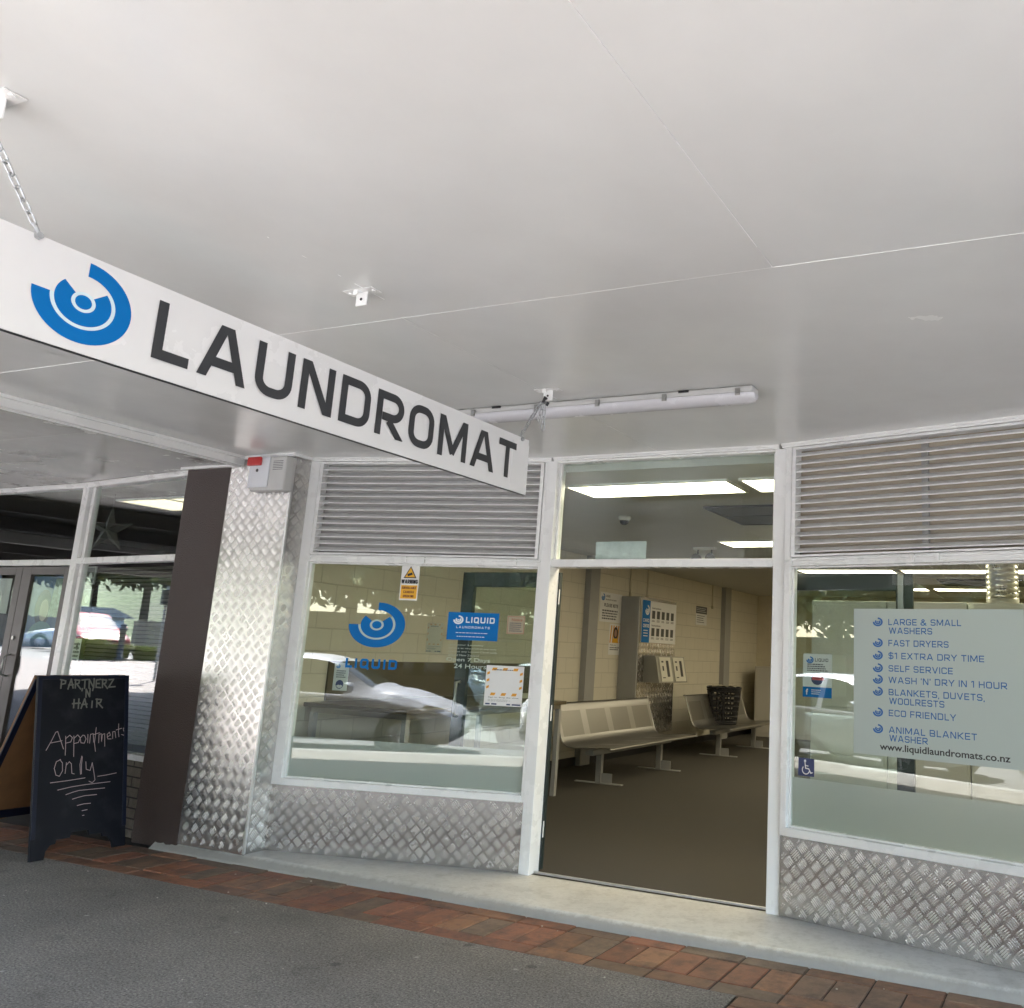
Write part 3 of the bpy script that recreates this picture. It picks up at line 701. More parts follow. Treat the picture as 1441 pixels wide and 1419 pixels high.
# dark green door leaves folded right back behind the side windows
def leaf(hx, hy, ang, wdt, flip):
    """local x runs from the hinge to the free edge"""
    M = at(hx, hy, 0.012, ang); d = MB(); st = 0.105
    d.box(0, st, -0.02, 0.02, 0, 2.04); d.box(wdt-st, wdt, -0.02, 0.02, 0, 2.04); d.box(st, wdt-st, -0.02, 0.02, 1.93, 2.04); d.box(st, wdt-st, -0.02, 0.02, 0, 0.22)
    o = d.build('door', dkgreen, shop, rel(shop, M), bev=0.003)
    g = MB(); g.box(st, wdt-st, -0.003, 0.003, 0.22, 1.93); g.build('pane', glass_door, o)
    h = MB(); x = wdt-0.055
    for sgn in (-1, 1):
        h = MB(); h.tube([(x, sgn*0.02, 0.97), (x, sgn*0.065, 0.97), (x, sgn*0.065, 1.22), (x, sgn*0.02, 1.22)], 0.011, 8); h.build('handle', steel, o)
    return o
leaf(-3.468, 5.735, R(180), 0.86, 1)
ld = leaf(-1.812, 5.735, R(0), 0.88, -1)
mb = MB(); mb.box(0.79, 0.825, -0.045, -0.021, 1.80, 2.03); mb.build('closer_channel', steel, ld, bev=0.003)
mb = MB(); mb.box(0.783, 0.862, -0.0225, -0.0205, 1.25, 1.33); mb.build('notice_plate', palegrey, bpy.data.objects['door'])

# ------------------------------------------------------------------ hanging sign, chains, brackets
XS = -2.63
SGN = at(XS, 1.28, 2.282, R(90))
sign = thing('hanging_sign', 'long white hanging sign reading LAUNDROMAT with a blue swirl', 'sign', SGN)
Ls, hs = 2.65, 0.295
mb = MB(); mb.box(0, Ls, 0.0, 0.016, 0.0, hs); mb.build('sign_board', signwhite, sign, bev=0.002)
mb = MB(); mb.box(0.002, Ls-0.002, 0.001, 0.015, -0.0025, -0.0005); mb.build('bottom_strip', black, sign)  # thin black strip along the bottom of the sign board
mb = MB(); mb.box(Ls-0.145, Ls+0.001, -0.0025, -0.0004, 0.001, hs-0.03); mb.build('end_cover', signwhite, sign, bev=0.001)
mb = MB(); swirl(mb, 1.573-1.28, 2.433-2.282, 0.146, 0.123, -0.0012, 0, 1); mb.build('swirl_mark', [blue, mat('pale blue vinyl', (0.62, 0.76, 0.82), 0.35)], sign)
mb = MB(); put_caps(mb, 'LAUNDROMAT', 1.797-1.28, 3.815-1.28, 2.340-2.282, 2.530-2.282, -0.0032, 0, 0.182, 0.25, 0.155)
mb.build('lettering', charcoal, sign)
def chain_mesh(mb, a, b, link=0.042, r=0.0028, wd=0.009):
    a, b = Vector(a), Vector(b); d = b-a; n = max(2, round(d.length/(link*0.80))); t = d.normalized()
    e1 = t.orthogonal().normalized(); e2 = t.cross(e1); e1, e2 = (e1+e2).normalized(), (e2-e1).normalized()
    for i in range(n):
        c = a+d*((i+0.5)/n); sidev = e1 if i % 2 else e2; L2 = link/2-wd
        pts = []
        for j in range(7): q = -PI/2+PI*j/6; pts.append(c+t*(L2+wd*math.cos(q))+sidev*(wd*math.sin(q)))
        for j in range(7): q = PI/2+PI*j/6; pts.append(c+t*(-L2+wd*math.cos(q))+sidev*(wd*math.sin(q)))
        mb.tube(pts, r, 6, closed=True)
chain_m = mat('zinc chain', (0.45, 0.46, 0.47), 0.38, metal=0.9, var=0.15, vscale=40)
CH = 'chains that hold the hanging sign'
mb = MB(); chain_mesh(mb, (XS-0.01, 4.03, 2.815), (XS-0.01, 3.875, 2.60))
chain_mesh(mb, (XS+0.005, 4.045, 2.81), (XS+0.0, 4.05, 2.66)); chain_mesh(mb, (XS+0.005, 4.03, 2.805), (XS+0.0, 4.005, 2.70))
mb.tube([(XS-0.012, 3.875, 2.605), (XS-0.012, 3.87, 2.585), (XS-0.012, 3.86, 2.572), (XS+0.006, 3.858, 2.567)], 0.006, 8)
mb.cyl((XS+0.002, 3.858, 2.566), (XS+0.012, 3.858, 2.566), 0.011, 6)
tag(mb.build('chain', chain_m), 'short knotted chain at the wall end of the laundromat sign', 'chain', CH)
mb = MB(); chain_mesh(mb, (XS+0.005, 1.245, 2.815), (XS+0.0, 1.405, 2.60))
mb.tube([(XS-0.0, 1.405, 2.603), (XS+0.004, 1.412, 2.588), (XS+0.006, 1.42, 2.573)], 0.006, 8); mb.cyl((XS+0.0, 1.42, 2.571), (XS+0.012, 1.42, 2.571), 0.011, 6)
tag(mb.build('chain', chain_m), 'chain at the street end of the laundromat sign, beside the blue swirl', 'chain', CH)
def bracket(y, label, hole=True):
    b = thing('ceiling_bracket', label, 'bracket', at(XS+0.02, y, H1, 0), 'white brackets screwed to the canopy ceiling')
    q = MB(); q.box(-0.075, 0.075, -0.03, 0.03, -0.005, -0.0015); q.box(-0.028, 0.028, 0.0, 0.006, -0.062, -0.005); q.box(-0.02, 0.0, -0.028, -0.02, -0.025, -0.005)
    q.build('plate', white, b, bev=0.001)
    for x in (-0.06, 0.06): q = MB(); q.cyl((x, 0, -0.009), (x, 0, -0.005), 0.009, 8); q.build('screw', white, b)
    q = MB(); q.cyl((0, -0.002, -0.035), (0, -0.0001, -0.035), 0.006, 10); q.build('bolt_hole', black, b)
    return b
bracket(2.62, 'bare white bracket on the ceiling between the two chains')
bracket(4.045, 'white bracket by the light batten that carries the short knotted chain')
bracket(1.25, 'white bracket nearest the street, above the chain beside the swirl')
mb = MB(); mb.tube([(XS+0.02, 4.03, 2.84), (XS+0.01, 4.03, 2.83), (XS, 4.03, 2.81)], [0.013, 0.008, 0.007], 8); mb.tube([(XS+0.02, 4.055, 2.82), (XS+0.01, 4.055, 2.80)], 0.008, 8)
tag(mb.build('hook', black), 'black hook linking the short chain to its bracket', 'hook')

# weatherproof light batten (unlit) on the canopy ceiling
bl = thing('light_batten', 'long unlit weatherproof light batten with steel clips on the canopy ceiling', 'light', at(-2.5, 4.30, H1))
prof = [(-0.052, -0.012), (0.052, -0.012), (0.056, -0.035), (-0.056, -0.035)]
mb = MB(); mb.box(-1.05, 1.0, -0.05, 0.05, -0.038, -0.003); mb.build('base', palegrey, bl, bev=0.01, seg=3)
mb = MB(); n = 12; arc = [(0.056*math.cos(PI+PI*i/n), -0.04+0.048*math.sin(PI+PI*i/n)) for i in range(n+1)]
v = []
for x, k in ((-1.055, 0.6), (-1.04, 0.9), (-1.0, 1), (0.95, 1), (0.99, 0.9), (1.005, 0.6)):
    v += [(x, a*k, -0.04+(b+0.04)*k) for a, b in arc]
f = [(i*(n+1)+j, i*(n+1)+j+1, (i+1)*(n+1)+j+1, (i+1)*(n+1)+j) for i in range(5) for j in range(n)]
mb.grid(v, f, 0, True); mb.face([v[j] for j in range(n+1)]); mb.face([v[5*(n+1)+n-j] for j in range(n+1)])
mb.build('diffuser', mat('frosted acrylic', (0.62, 0.62, 0.65), 0.25, var=0.03), bl)
for x in (-0.75, -0.31, 0.09, 0.50, 0.92):
    q = MB(); q.box(x-0.014, x+0.014, -0.0605, -0.055, -0.055, -0.016); q.box(x-0.010, x+0.010, -0.066, -0.0605, -0.050, -0.040); q.build('clip', steel, bl, bev=0.001)
for x in (0.58, -0.62): q = MB(); q.box(x, x+0.06, -0.055, -0.045, -0.016, -0.004); q.build('mounting_foot', black, bl)

# alarm box
al = thing('alarm_box', 'grey alarm siren box with white cover and red strobe under the canopy', 'alarm', at(-5.81, 5.0, 2.588))
mb = MB(); mb.box(0.015, 0.365, -0.085, -0.001, 0.0, 0.265); mb.build('housing', palegrey, al, bev=0.012, seg=3)
mb = MB(); mb.box(-0.002, 0.205, -0.094, -0.086, 0.028, 0.262); mb.build('cover', mat('bluish white plastic', (0.72, 0.74, 0.78), 0.35), al, bev=0.003)
mb = MB(); mb.box(-0.005, 0.130, -0.120, -0.095, 0.195, 0.262); mb.build('strobe', red, al, bev=0.008, seg=3)
mb = MB(); mb.cyl((0.085, -0.0965, 0.160), (0.085, -0.094, 0.160), 0.013, 12)
for i in range(6): mb.box(0.235, 0.335, -0.0862, -0.0845, 0.160+i*0.013, 0.164+i*0.013)
mb.build('grille', dkgrey, al)

# ------------------------------------------------------------------ stickers and signs on the windows
def decal(name, label, cat, F, s0, z0, builder, mats, group=None, inside=True):
    """one thin sheet standing on the glass, origin at its lower left corner; y=0 outer face"""
    mb = MB(); builder(mb)
    o = mb.build(name, mats, None, F @ Matrix.Translation((s0, 0.0540 if inside else 0.0452, z0)))
    return tag(o, label, cat, group)
def lines(mb, x0, x1, z0, z1, n, y, m, seed=1, fill=0.55):
    r_ = random.Random(seed)
    for i in range(n):
        z = z1-(z1-z0)*(i+0.5)/n; h = (z1-z0)/n*fill/2; x = x0
        xe = x1-(x1-x0)*r_.uniform(0, 0.25)
        while x < xe:
            wd = (x1-x0)*r_.uniform(0.04, 0.12); e = min(x+wd, xe)
            mb.face([(x, y, z-h), (e, y, z-h), (e, y, z+h), (x, y, z+h)], m); x = e+(x1-x0)*0.02
def b_logo(mb):
    swirl(mb, 0.228, 0.166, 0.228, 0.166, 0.0, 0, 1)
decal('window_decal', 'large blue swirl on the left window above the word LIQUID', 'decal', FL, 0.482, 1.458, b_logo, [blue, mat('sea green vinyl', (0.42, 0.55, 0.52), 0.4)], None, False)
def b_liq(mb): put_caps(mb, 'LIQUID', 0, 0.42, 0, 0.070, 0.0, 0, 0.25, 0.16, 0.2)
decal('window_lettering', 'blue word LIQUID under the big swirl on the left window', 'lettering', FL, 0.488, 1.304, b_liq, [blue], None, False)
def b_warn(mb):
    W_, H_ = 0.145, 0.265
    mb.box(0, W_, 0, 0.0006, 0, H_, 0)
    mb.box(0.008, W_-0.008, -0.0006, -0.0001, 0.012, 0.112, 1)
    mb.face([(0.02, -0.0008, 0.165), (W_-0.02, -0.0008, 0.165), (W_/2, -0.0008, 0.255)], 2)
    mb.face([(0.032, -0.0012, 0.172), (W_-0.032, -0.0012, 0.172), (W_/2, -0.0012, 0.243)], 1)
    M = Matrix.Translation((W_/2-0.002, -0.0016, 0.192)) @ Matrix.Rotation(R(-18), 4, 'Y')
    mb.box(-0.02, 0.02, 0, 0.0003, -0.008, 0.010, 2, None, M)
    put_caps(mb, 'WARNING', 0.008, W_-0.008, 0.124, 0.154, -0.0006, 2, 0.24, 0.14, 0.2)
    for i, t in enumerate(('SURVEILLANCE', 'CAMERA', 'OPERATING')):
        q = 0.115 if i == 0 else 0.085
        put_caps(mb, t, W_/2-q/2, W_/2+q/2, 0.084-i*0.031, 0.102-i*0.031, -0.0010, 3, 0.22)
decal('warning_sticker', 'yellow and white WARNING surveillance camera sticker at the top of the left window', 'sticker', FL, 0.866, 1.812, b_warn, [paper, yellow, black, mat('brown print', (0.20, 0.06, 0.02), 0.6)], None, False)
def b_card(mb):
    W_, H_ = 0.395, 0.20
    mb.box(0, W_, 0, 0.0006, 0, H_, 0)
    swirl(mb, 0.082, 0.145, 0.040, 0.032, -0.0004, 1)
    put_caps(mb, 'LIQUID', 0.14, 0.365, 0.125, 0.167, -0.0006, 1, 0.22, 0.14, 0.2)
    put_caps(mb, 'LAUNDROMATS', 0.07, 0.33, 0.085, 0.101, -0.0006, 1, 0.18, 0.14, 0.35)
    lines(mb, 0.07, 0.33, 0.045, 0.06, 1, -0.0004, 1, 3, 0.3); lines(mb, 0.08, 0.31, 0.018, 0.034, 1, -0.0004, 1, 4, 0.3)
decal('info_card', 'bright blue LIQUID LAUNDROMATS card on the left window', 'card', FL, 1.272, 1.538, b_card, [blue, mat('pale print', (0.72, 0.80, 0.84), 0.5)], None, False)
def b_hours(mb):
    for i, (t, w_) in enumerate((('add your Laundry', 0.27), ('service as required at any one', 0.37), ('card at any Liquid Card only', 0.38), ('around New Zealand', 0.24))):
        put_text(mb, t, 0.03, 0.03+w_, 0.150-i*0.024, 0.164-i*0.024, 0.0, 0, 0.006)
    put_text(mb, 'Open 7 Days', 0.02, 0.36, 0.033, 0.067, 0.0, 0, 0.012)
    put_text(mb, '24 Hours', 0.085, 0.335, -0.008, 0.024, 0.0, 0, 0.012)
decal('window_lettering', 'white Open 7 Days 24 Hours lettering below the bright blue card', 'lettering', FL, 1.262, 1.345, b_hours, [mat('pale vinyl', (0.62, 0.64, 0.62), 0.5)])
def stripes(mb, W_, H_, b, y, m, n_w, n_h, z_lo):
    """little slanted bars around the border"""
    for i in range(n_w):
        x = b*0.6+(W_-b*1.2)*(i+0.5)/n_w; d = W_*0.075
        for z in (H_-b*0.72, z_lo): mb.face([(x-d, y, z-b*0.2), (x+d*0.6, y, z-b*0.2), (x+d, y, z+b*0.32), (x-d*0.6, y, z+b*0.32)], m)
    for i in range(n_h):
        z = z_lo+b*0.7+(H_-b*0.8-z_lo-b*0.7)*(i+0.5)/n_h; d = H_*0.045
        for x in (b*0.5, W_-b*0.5): mb.face([(x-b*0.27, y, z-d), (x+b*0.27, y, z-d*0.4), (x+b*0.27, y, z+d), (x-b*0.27, y, z+d*0.4)], m)
def b_trace(W_, H_, txt):
    def f(mb):
        mb.box(0, W_, 0, 0.0006, 0, H_, 0)
        stripes(mb, W_, H_, W_*0.13, -0.0004, 1, 3, 3, H_*0.28)
        put_text(mb, txt, W_*0.10, W_*0.92, H_*0.185, H_*0.225, -0.0004, 2, 0.01)
        lines(mb, W_*0.2, W_*0.8, H_*0.88, H_*0.91, 1, -0.0004, 2, 5, 0.8)
        lines(mb, W_*0.10, W_*0.75, H_*0.10, H_*0.165, 3, -0.0004, 3, 6, 0.4)
        for a, b in ((0.04, 0.16), (0.2, 0.34), (0.6, 0.7), (0.74, 0.97)): mb.face([(W_*a, -0.0004, H_*0.025), (W_*b, -0.0004, H_*0.025), (W_*b, -0.0004, H_*0.06), (W_*a, -0.0004, H_*0.06)], 4)
    return f
pm = [paper, orange, ink, midgrey, navy]
decal('sign_in_poster', 'white poster with orange slanted border on the left window near the door', 'poster', FL, 1.603, 1.088, b_trace(0.286, 0.28, 'Sign in. Stop the virus.'), pm, 'sign-in posters with a slanted border', False)
decal('sign_in_poster', 'narrow brownish poster with slanted border between the swirl and the blue card', 'poster', FL, 1.113, 1.440, b_trace(0.122, 0.212, 'Thank you for scanning'), [mat('tan paper', (0.42, 0.36, 0.26), 0.7), mat('dull orange print', (0.40, 0.20, 0.07), 0.6), ink, ink, ink], 'sign-in posters with a slanted border')
def b_small(mb):
    mb.box(0, 0.135, 0, 0.0006, 0, 0.13, 0)
    for a, b, c, d in ((0.004, 0.131, 0.004, 0.007), (0.004, 0.131, 0.123, 0.126), (0.004, 0.007, 0.007, 0.123), (0.128, 0.131, 0.007, 0.123)): mb.face([(a, -0.0004, c), (b, -0.0004, c), (b, -0.0004, d), (a, -0.0004, d)], 1)
    put_text(mb, 'Notice', 0.035, 0.115, 0.092, 0.112, -0.0004, 1, 0.02); lines(mb, 0.02, 0.12, 0.015, 0.085, 5, -0.0004, 2, 9)
decal('notice', 'small buff notice with a thin brown border right of the blue card', 'notice', FL, 1.732, 1.595, b_small, [mat('buff paper', (0.38, 0.33, 0.23), 0.7), mat('rust print', (0.30, 0.10, 0.05), 0.6), ink], None, False)
def b_strip(mb):
    mb.box(0, 0.118, 0, 0.0006, 0, 0.20, 0); swirl(mb, 0.03, 0.175, 0.018, 0.015, -0.0004, 1)
    lines(mb, 0.02, 0.10, 0.09, 0.15, 4, -0.0004, 2, 4); arc_band(mb, 0.055, 0.045, 0.032, 0.032, 0, 1, 0, 360, -0.0004, 3, 24); arc_band(mb, 0.055, 0.045, 0.03, 0.03, 0.2, 0.9, 200, 340, -0.0007, 0, 12)
decal('info_sticker', 'pale slip with a round dark emblem at the left of the left window', 'sticker', FL, 0.402, 1.135, b_strip, [mat('grey paper', (0.50, 0.50, 0.46), 0.7), blue, ink, navy])
# right window
def b_services(mb):
    W_, H_ = 1.005, 0.842
    mb.box(0, W_, 0, 0.0006, 0, H_, 0)
    rows_ = [('LARGE & SMALL', 0.222, 0.660, 0.747), ('WASHERS', 0.226, 0.49, 0.697), ('FAST DRYERS', 0.222, 0.585, 0.625), ('$1 EXTRA DRY TIME', 0.222, 0.785, 0.552), ('SELF SERVICE', 0.222, 0.607, 0.479), ("WASH 'N' DRY IN 1 HOUR", 0.222, 0.905, 0.413),
             ('BLANKETS, DUVETS,', 0.222, 0.783, 0.344), ('WOOLRESTS', 0.226, 0.555, 0.294), ('ECO FRIENDLY', 0.222, 0.62, 0.226), ('ANIMAL BLANKET', 0.222, 0.735, 0.132), ('WASHER', 0.226, 0.455, 0.086)]
    for t, a, b, z in rows_:
        hh = 0.036
        dn = 0.008 if ',' in t else (0.004 if '$' in t else 0)
        put_caps(mb, t, a, b, z, z+hh, -0.0005, 1, 0.155, 0.16, 0.17)
    for z in (0.765, 0.643, 0.570, 0.497, 0.431, 0.362, 0.244, 0.150): swirl(mb, 0.155, z, 0.032, 0.026, -0.0005, 1)
    put_text(mb, 'www.liquidlaundromats.co.nz', 0.166, 0.912, 0.022, 0.072, -0.0005, 2, 0.018)
decal('services_sign', 'pale green sign listing laundry services in blue capitals on the right window', 'sign', FR, 0.468, 0.973, b_services, [signfilm, mat('sign blue', (0.005, 0.11, 0.36), 0.4), black], None, False)
def b_access(mb):
    mb.box(0, 0.108, 0, 0.0006, 0, 0.104, 0); y = -0.0006
    arc_band(mb, 0.046, 0.088, 0.008, 0.008, 0, 1, 0, 360, y, 1, 16)
    arc_band(mb, 0.052, 0.036, 0.027, 0.027, 0.78, 1.0, 135, 345, y, 1, 24)
    mb.stroke([(0.046, 0.078), (0.050, 0.046), (0.072, 0.044), (0.086, 0.020), (0.096, 0.024)], 0.0065, y-0.0002, 1)
    mb.stroke([(0.048, 0.062), (0.068, 0.060)], 0.0055, y-0.0006, 1)
decal('access_sticker', 'square navy wheelchair access sticker low on the right window', 'sticker', FR, 0.100, 0.808, b_access, [navy, paper], None, False)
def b_info(mb):
    W_, H_ = 0.20, 0.262
    mb.box(0, W_, 0, 0.0006, 0, H_, 0); swirl(mb, 0.048, 0.225, 0.026, 0.021, -0.0004, 1); put_caps(mb, 'LIQUID', 0.083, 0.175, 0.216, 0.236, -0.0006, 3, 0.2)
    lines(mb, 0.03, 0.175, 0.155, 0.205, 4, -0.0004, 3, 2)
    arc_band(mb, 0.1, 0.112, 0.042, 0.037, 0, 1, 0, 360, -0.0004, 4, 24); mb.box(0.065, 0.15, -0.001, -0.0006, 0.104, 0.121, 5)
    mb.face([(0, -0.0004, 0), (W_, -0.0004, 0), (W_, -0.0004, 0.062), (0, -0.0004, 0.062)], 1)
    put_text(mb, 'f', 0.022, 0.037, 0.014, 0.050, -0.0008, 2, 0.05); lines(mb, 0.06, 0.13, 0.015, 0.05, 3, -0.0008, 2, 8, 0.4)
decal('info_sticker', 'white and blue LIQUID sticker with a round emblem on the right window', 'sticker', FR, 0.118, 1.275, b_info, [mat('slip paper', (0.60, 0.62, 0.60), 0.6), blue, paper, ink, navy, red])
# sheet behind the fanlight
mb = MB(); mb.box(0, 0.40, 0, 0.002, 0, 0.128); o = mb.build('fanlight_sheet', mat('pale sheet', (0.55, 0.60, 0.58), 0.6, var=0.2, vscale=14), None, FD @ Matrix.Translation((0.328, 0.0705, 2.138)))
tag(o, 'pale blank sheet leaning at the bottom of the window over the door', 'sheet')

# ------------------------------------------------------------------ inside the laundromat
lamp_m = emis('lit panel', (1.0, 0.87, 0.60), LAMP)
GL = 'lit ceiling panels inside the laundromat'
def panel(x, y, label, w_=1.40, d_=0.50):
    t = thing('ceiling_light', label, 'light', at(x, y, IC), GL)
    q = MB(); e = 0.02
    q.box(0, w_, 0, e, -0.02, -0.001); q.box(0, w_, d_-e, d_, -0.02, -0.001); q.box(0, e, e, d_-e, -0.02, -0.001); q.box(w_-e, w_, e, d_-e, -0.02, -0.001); q.build('frame', white, t)
    q = MB(); q.box(e, w_-e, e, d_-e, -0.012, -0.004); q.build('diffuser', lamp_m, t)
    return t
row_names = ['nearest the shopfront', 'second from the shopfront', 'third from the shopfront', 'by the back wall']
for i, y in enumerate((6.17, 9.58, 12.75, 15.9)):
    for j, x in enumerate((-3.76, -2.27, -0.75)):
        panel(x, y, '%s lit ceiling panel of the row %s' % (('left', 'middle', 'right')[j], row_names[i]))
vm = mat('vent slats', (0.07, 0.07, 0.068), 0.6)
for (x, y, lb) in ((-3.0, 7.35, 'dark ceiling vent behind the first lit panels'), (-1.95, 14.3, 'dark ceiling vent far back over the dryers')):
    t = thing('ceiling_vent', lb, 'vent', at(x, y, IC), 'dark vents in the laundromat ceiling')
    q = MB(); q.box(0, 1.2, 0, 1.0, -0.012, -0.002); q.build('panel', vm, t)
    q = MB(); q.box(-0.02, 1.22, -0.02, 0, -0.02, -0.001); q.box(-0.02, 1.22, 1.0, 1.02, -0.02, -0.001); q.box(-0.02, 0, 0, 1.0, -0.02, -0.001); q.box(1.2, 1.22, 0, 1.0, -0.02, -0.001); q.box(0, 1.2, 0.48, 0.5, -0.018, -0.012); q.build('frame', dkgrey, t)
cm = thing('dome_camera', 'small white dome camera under the laundromat ceiling', 'camera', at(-4.02, 7.75, IC))
mb = MB(); mb.lathe([(0.0, 0), (0.06, -0.002), (0.06, -0.03), (0.045, -0.045)], 20); mb.build('housing', white, cm)
mb = MB(); mb.lathe([(0.045, -0.045), (0.04, -0.07), (0.02, -0.085), (0.0, -0.088)], 20); mb.build('lens', black, cm)
em = thing('spotlight', 'pair of small black spot heads on the laundromat ceiling', 'light', at(-4.16, 10.2, IC))
mb = MB(); mb.box(-0.14, 0.14, -0.05, 0.05, -0.03, -0.001); mb.build('base', white, em)
for x in (-0.09, 0.09):
    q = MB(); q.cyl((x, 0, -0.03), (x, 0, -0.10), 0.012, 8); q.tube([(x, 0.05, -0.13), (x, -0.02, -0.14), (x, -0.06, -0.145)], [0.03, 0.06, 0.065], 14); q.build('spot_head', black, em)

# perforated steel benches
def perf_mat():
    m, nt, out = new_mat('perforated steel'); sep = N(nt, 'ShaderNodeSeparateXYZ'); nt.links.new(coords(nt), sep.inputs[0])
    p = N(nt, 'ShaderNodeBsdfPrincipled'); p.inputs['Base Color'].default_value = (0.24, 0.235, 0.22, 1); p.inputs['Metallic'].default_value = 0.9; p.inputs['Roughness'].default_value = 0.34
    hole = 0.12                                             # the share of the sheet that is holes, too fine to see singly
    t = N(nt, 'ShaderNodeBsdfTransparent'); mx = N(nt, 'ShaderNodeMixShader', i0=hole); nt.links.new(p.outputs[0], mx.inputs[1]); nt.links.new(t.outputs[0], mx.inputs[2])
    nt.links.new(mx.outputs[0], out.inputs[0]); return m
perf = perf_mat()
GB = 'steel benches along the laundromat wall'
def bench_profile():
    # (y towards the room is negative, z): front lip, seat, curve, back, rolled top
    return [(-0.40, 0.415), (-0.41, 0.43), (-0.39, 0.442), (-0.30, 0.44), (-0.12, 0.425), (0.06, 0.415), (0.16, 0.425), (0.215, 0.46), (0.245, 0.52), (0.29, 0.66), (0.335, 0.80), (0.36, 0.875), (0.375, 0.895), (0.395, 0.885)]
bench = thing('bench', 'perforated steel bench with a steel backrest, nearest the open doorway', 'bench', at(-5.24, 9.30, 0, R(90)), GB)
LB = 2.50; pr = bench_profile()
def sweep(mb, pr, x0, x1, th=0.004):
    n = len(pr); v = []
    for x in (x0, x1): v += [(x, a, b) for a, b in pr]
    mb.grid(v, [(j, n+j, n+j+1, j+1) for j in range(n-1)], 0, True)
sb = MB(); pb = MB(); sp = LB/4
for i in range(4):
    x0, x1 = i*sp, (i+1)*sp
    sweep(sb, pr[:4], x0, x1); sweep(sb, pr[5:9], x0, x1); sweep(sb, pr[10:], x0, x1)
    for a, b in ((3, 6), (8, 11)):
        sweep(sb, pr[a:b], x0, x0+0.07); sweep(sb, pr[a:b], x1-0.07, x1); sweep(pb, pr[a:b], x0+0.07, x1-0.07)
sb.build('seat_shell', steel, bench); pb.build('perforated_panel', perf, bench)
mb = MB(); mb.box(0.15, LB-0.15, -0.10, 0.0, 0.33, 0.39); mb.build('beam', midgrey, bench, bev=0.005)
for x in (0.42, LB-0.42):
    q = MB(); q.box(x-0.03, x+0.03, -0.085, -0.015, 0.01, 0.33); q.box(x-0.028, x+0.028, -0.36, 0.26, 0.0, 0.012)
    q.prism([(x-0.004, 0.0), (x+0.004, 0.0), (x+0.004, 0.12), (x-0.004, 0.12)], -0.22, -0.085)
    q.build('leg', midgrey, bench, bev=0.003)
for x in (0.0, LB):
    q = MB(); q.tube([(x, a, b) for a, b in pr], 0.008, 6); q.build('end_trim', steel, bench)
dup(bench, at(-5.24, 13.15, 0, R(90)), 'perforated steel bench with the black laundry basket on it')

# laundry basket
bk = thing('laundry_basket', 'black slotted plastic laundry basket on the far steel bench', 'basket', at(-5.42, 14.35, 0.443, R(20)))
def rsq(h, z, k=5):
    out = []
    for c in range(4):
        a0 = c*PI/2; cx = (h-0.07)*(1 if c in (0, 3) else -1); cy = (h-0.07)*(1 if c in (0, 1) else -1)
        for j in range(k): a = a0+PI/2*j/(k-1); out.append((cx+0.07*math.cos(a), cy+0.07*math.sin(a), z))
    return out
mb = MB(); Hb = 0.56
def hb(z): return 0.20+0.06*z/Hb
for z in (0.0, 0.03, 0.11, 0.19, 0.27, 0.35, 0.43, 0.50): mb.tube(rsq(hb(z), z), 0.018 if z > 0.04 else 0.022, 6, closed=True)
nb = 32
for i in range(nb):
    a, b = rsq(hb(0), 0, 9), rsq(hb(Hb), Hb, 9); j = int(i*len(a)/nb); mb.tube([a[j], b[j]], 0.010, 5)
for sx, sy in ((1, 0), (-1, 0), (0, 1), (0, -1)):
    for o_ in (-0.11, -0.055, 0, 0.055, 0.11):
        p0 = Vector((sx*hb(0)+sy*o_, sy*hb(0)+sx*o_, 0)); p1 = Vector((sx*hb(Hb)+sy*o_, sy*hb(Hb)+sx*o_, Hb)); mb.tube([p0, p1], 0.014 if o_ else 0.026, 5)
mb.face([Vector(p) for p in rsq(0.2, 0.004)])
mb.build('basket_body', black, bk)
mb = MB(); q = rsq(0.275, Hb, 7); mb.tube(q, 0.014, 8, closed=True); mb.tube(rsq(0.272, Hb-0.035, 7), 0.012, 8, closed=True); mb.build('rim', black, bk)
mb = MB(); random.seed(4)
vv = [(x*0.05, y*0.05, Hb-0.01+0.03*random.random()) for x in range(-4, 5) for y in range(-4, 5)]
mb.grid(vv, [(i*9+j, (i+1)*9+j, (i+1)*9+j+1, i*9+j+1) for i in range(8) for j in range(8)], 0, True)
tag(mb.build('towel', mat('cream towel', (0.55, 0.50, 0.40), 0.9), None, at(-5.42, 14.35, 0.463, R(20))), 'cream folded towel on top of the black laundry basket', 'towel')

# folding table by the window, splash panel behind it
tb = thing('folding_table', 'long brown topped table with steel legs against the laundromat wall', 'table', at(-5.62, 7.35, 0))
brt = mat('brown laminate', (0.10, 0.080, 0.045), 0.35, var=0.1)
mb = MB(); mb.box(-0.56, 0.56, -1.25, 1.30, 0.93, 0.965); mb.build('tabletop', brt, tb, bev=0.004)
mb = MB(); mb.box(-0.52, 0.52, -1.2, -1.16, 0.88, 0.93); mb.box(-0.52, 0.52, 1.22, 1.26, 0.88, 0.93); mb.box(0.48, 0.52, -1.16, 1.22, 0.88, 0.93); mb.build('apron', steel, tb, bev=0.002)
for x in (-0.5, 0.5):
    for y in (-1.18, 1.24):
        q = MB(); q.box(x-0.025, x+0.025, y-0.025, y+0.025, 0.0, 0.88); q.build('leg', midgrey, tb, bev=0.003)
mb = MB(); mb.box(IX0+0.001, IX0+0.02, 6.4, 9.75, 0.966, 1.315); tag(mb.build('splash_panel', mat('olive board', (0.085, 0.070, 0.035), 0.45, var=0.08)), 'dark olive wall panel above the brown table', 'panel')
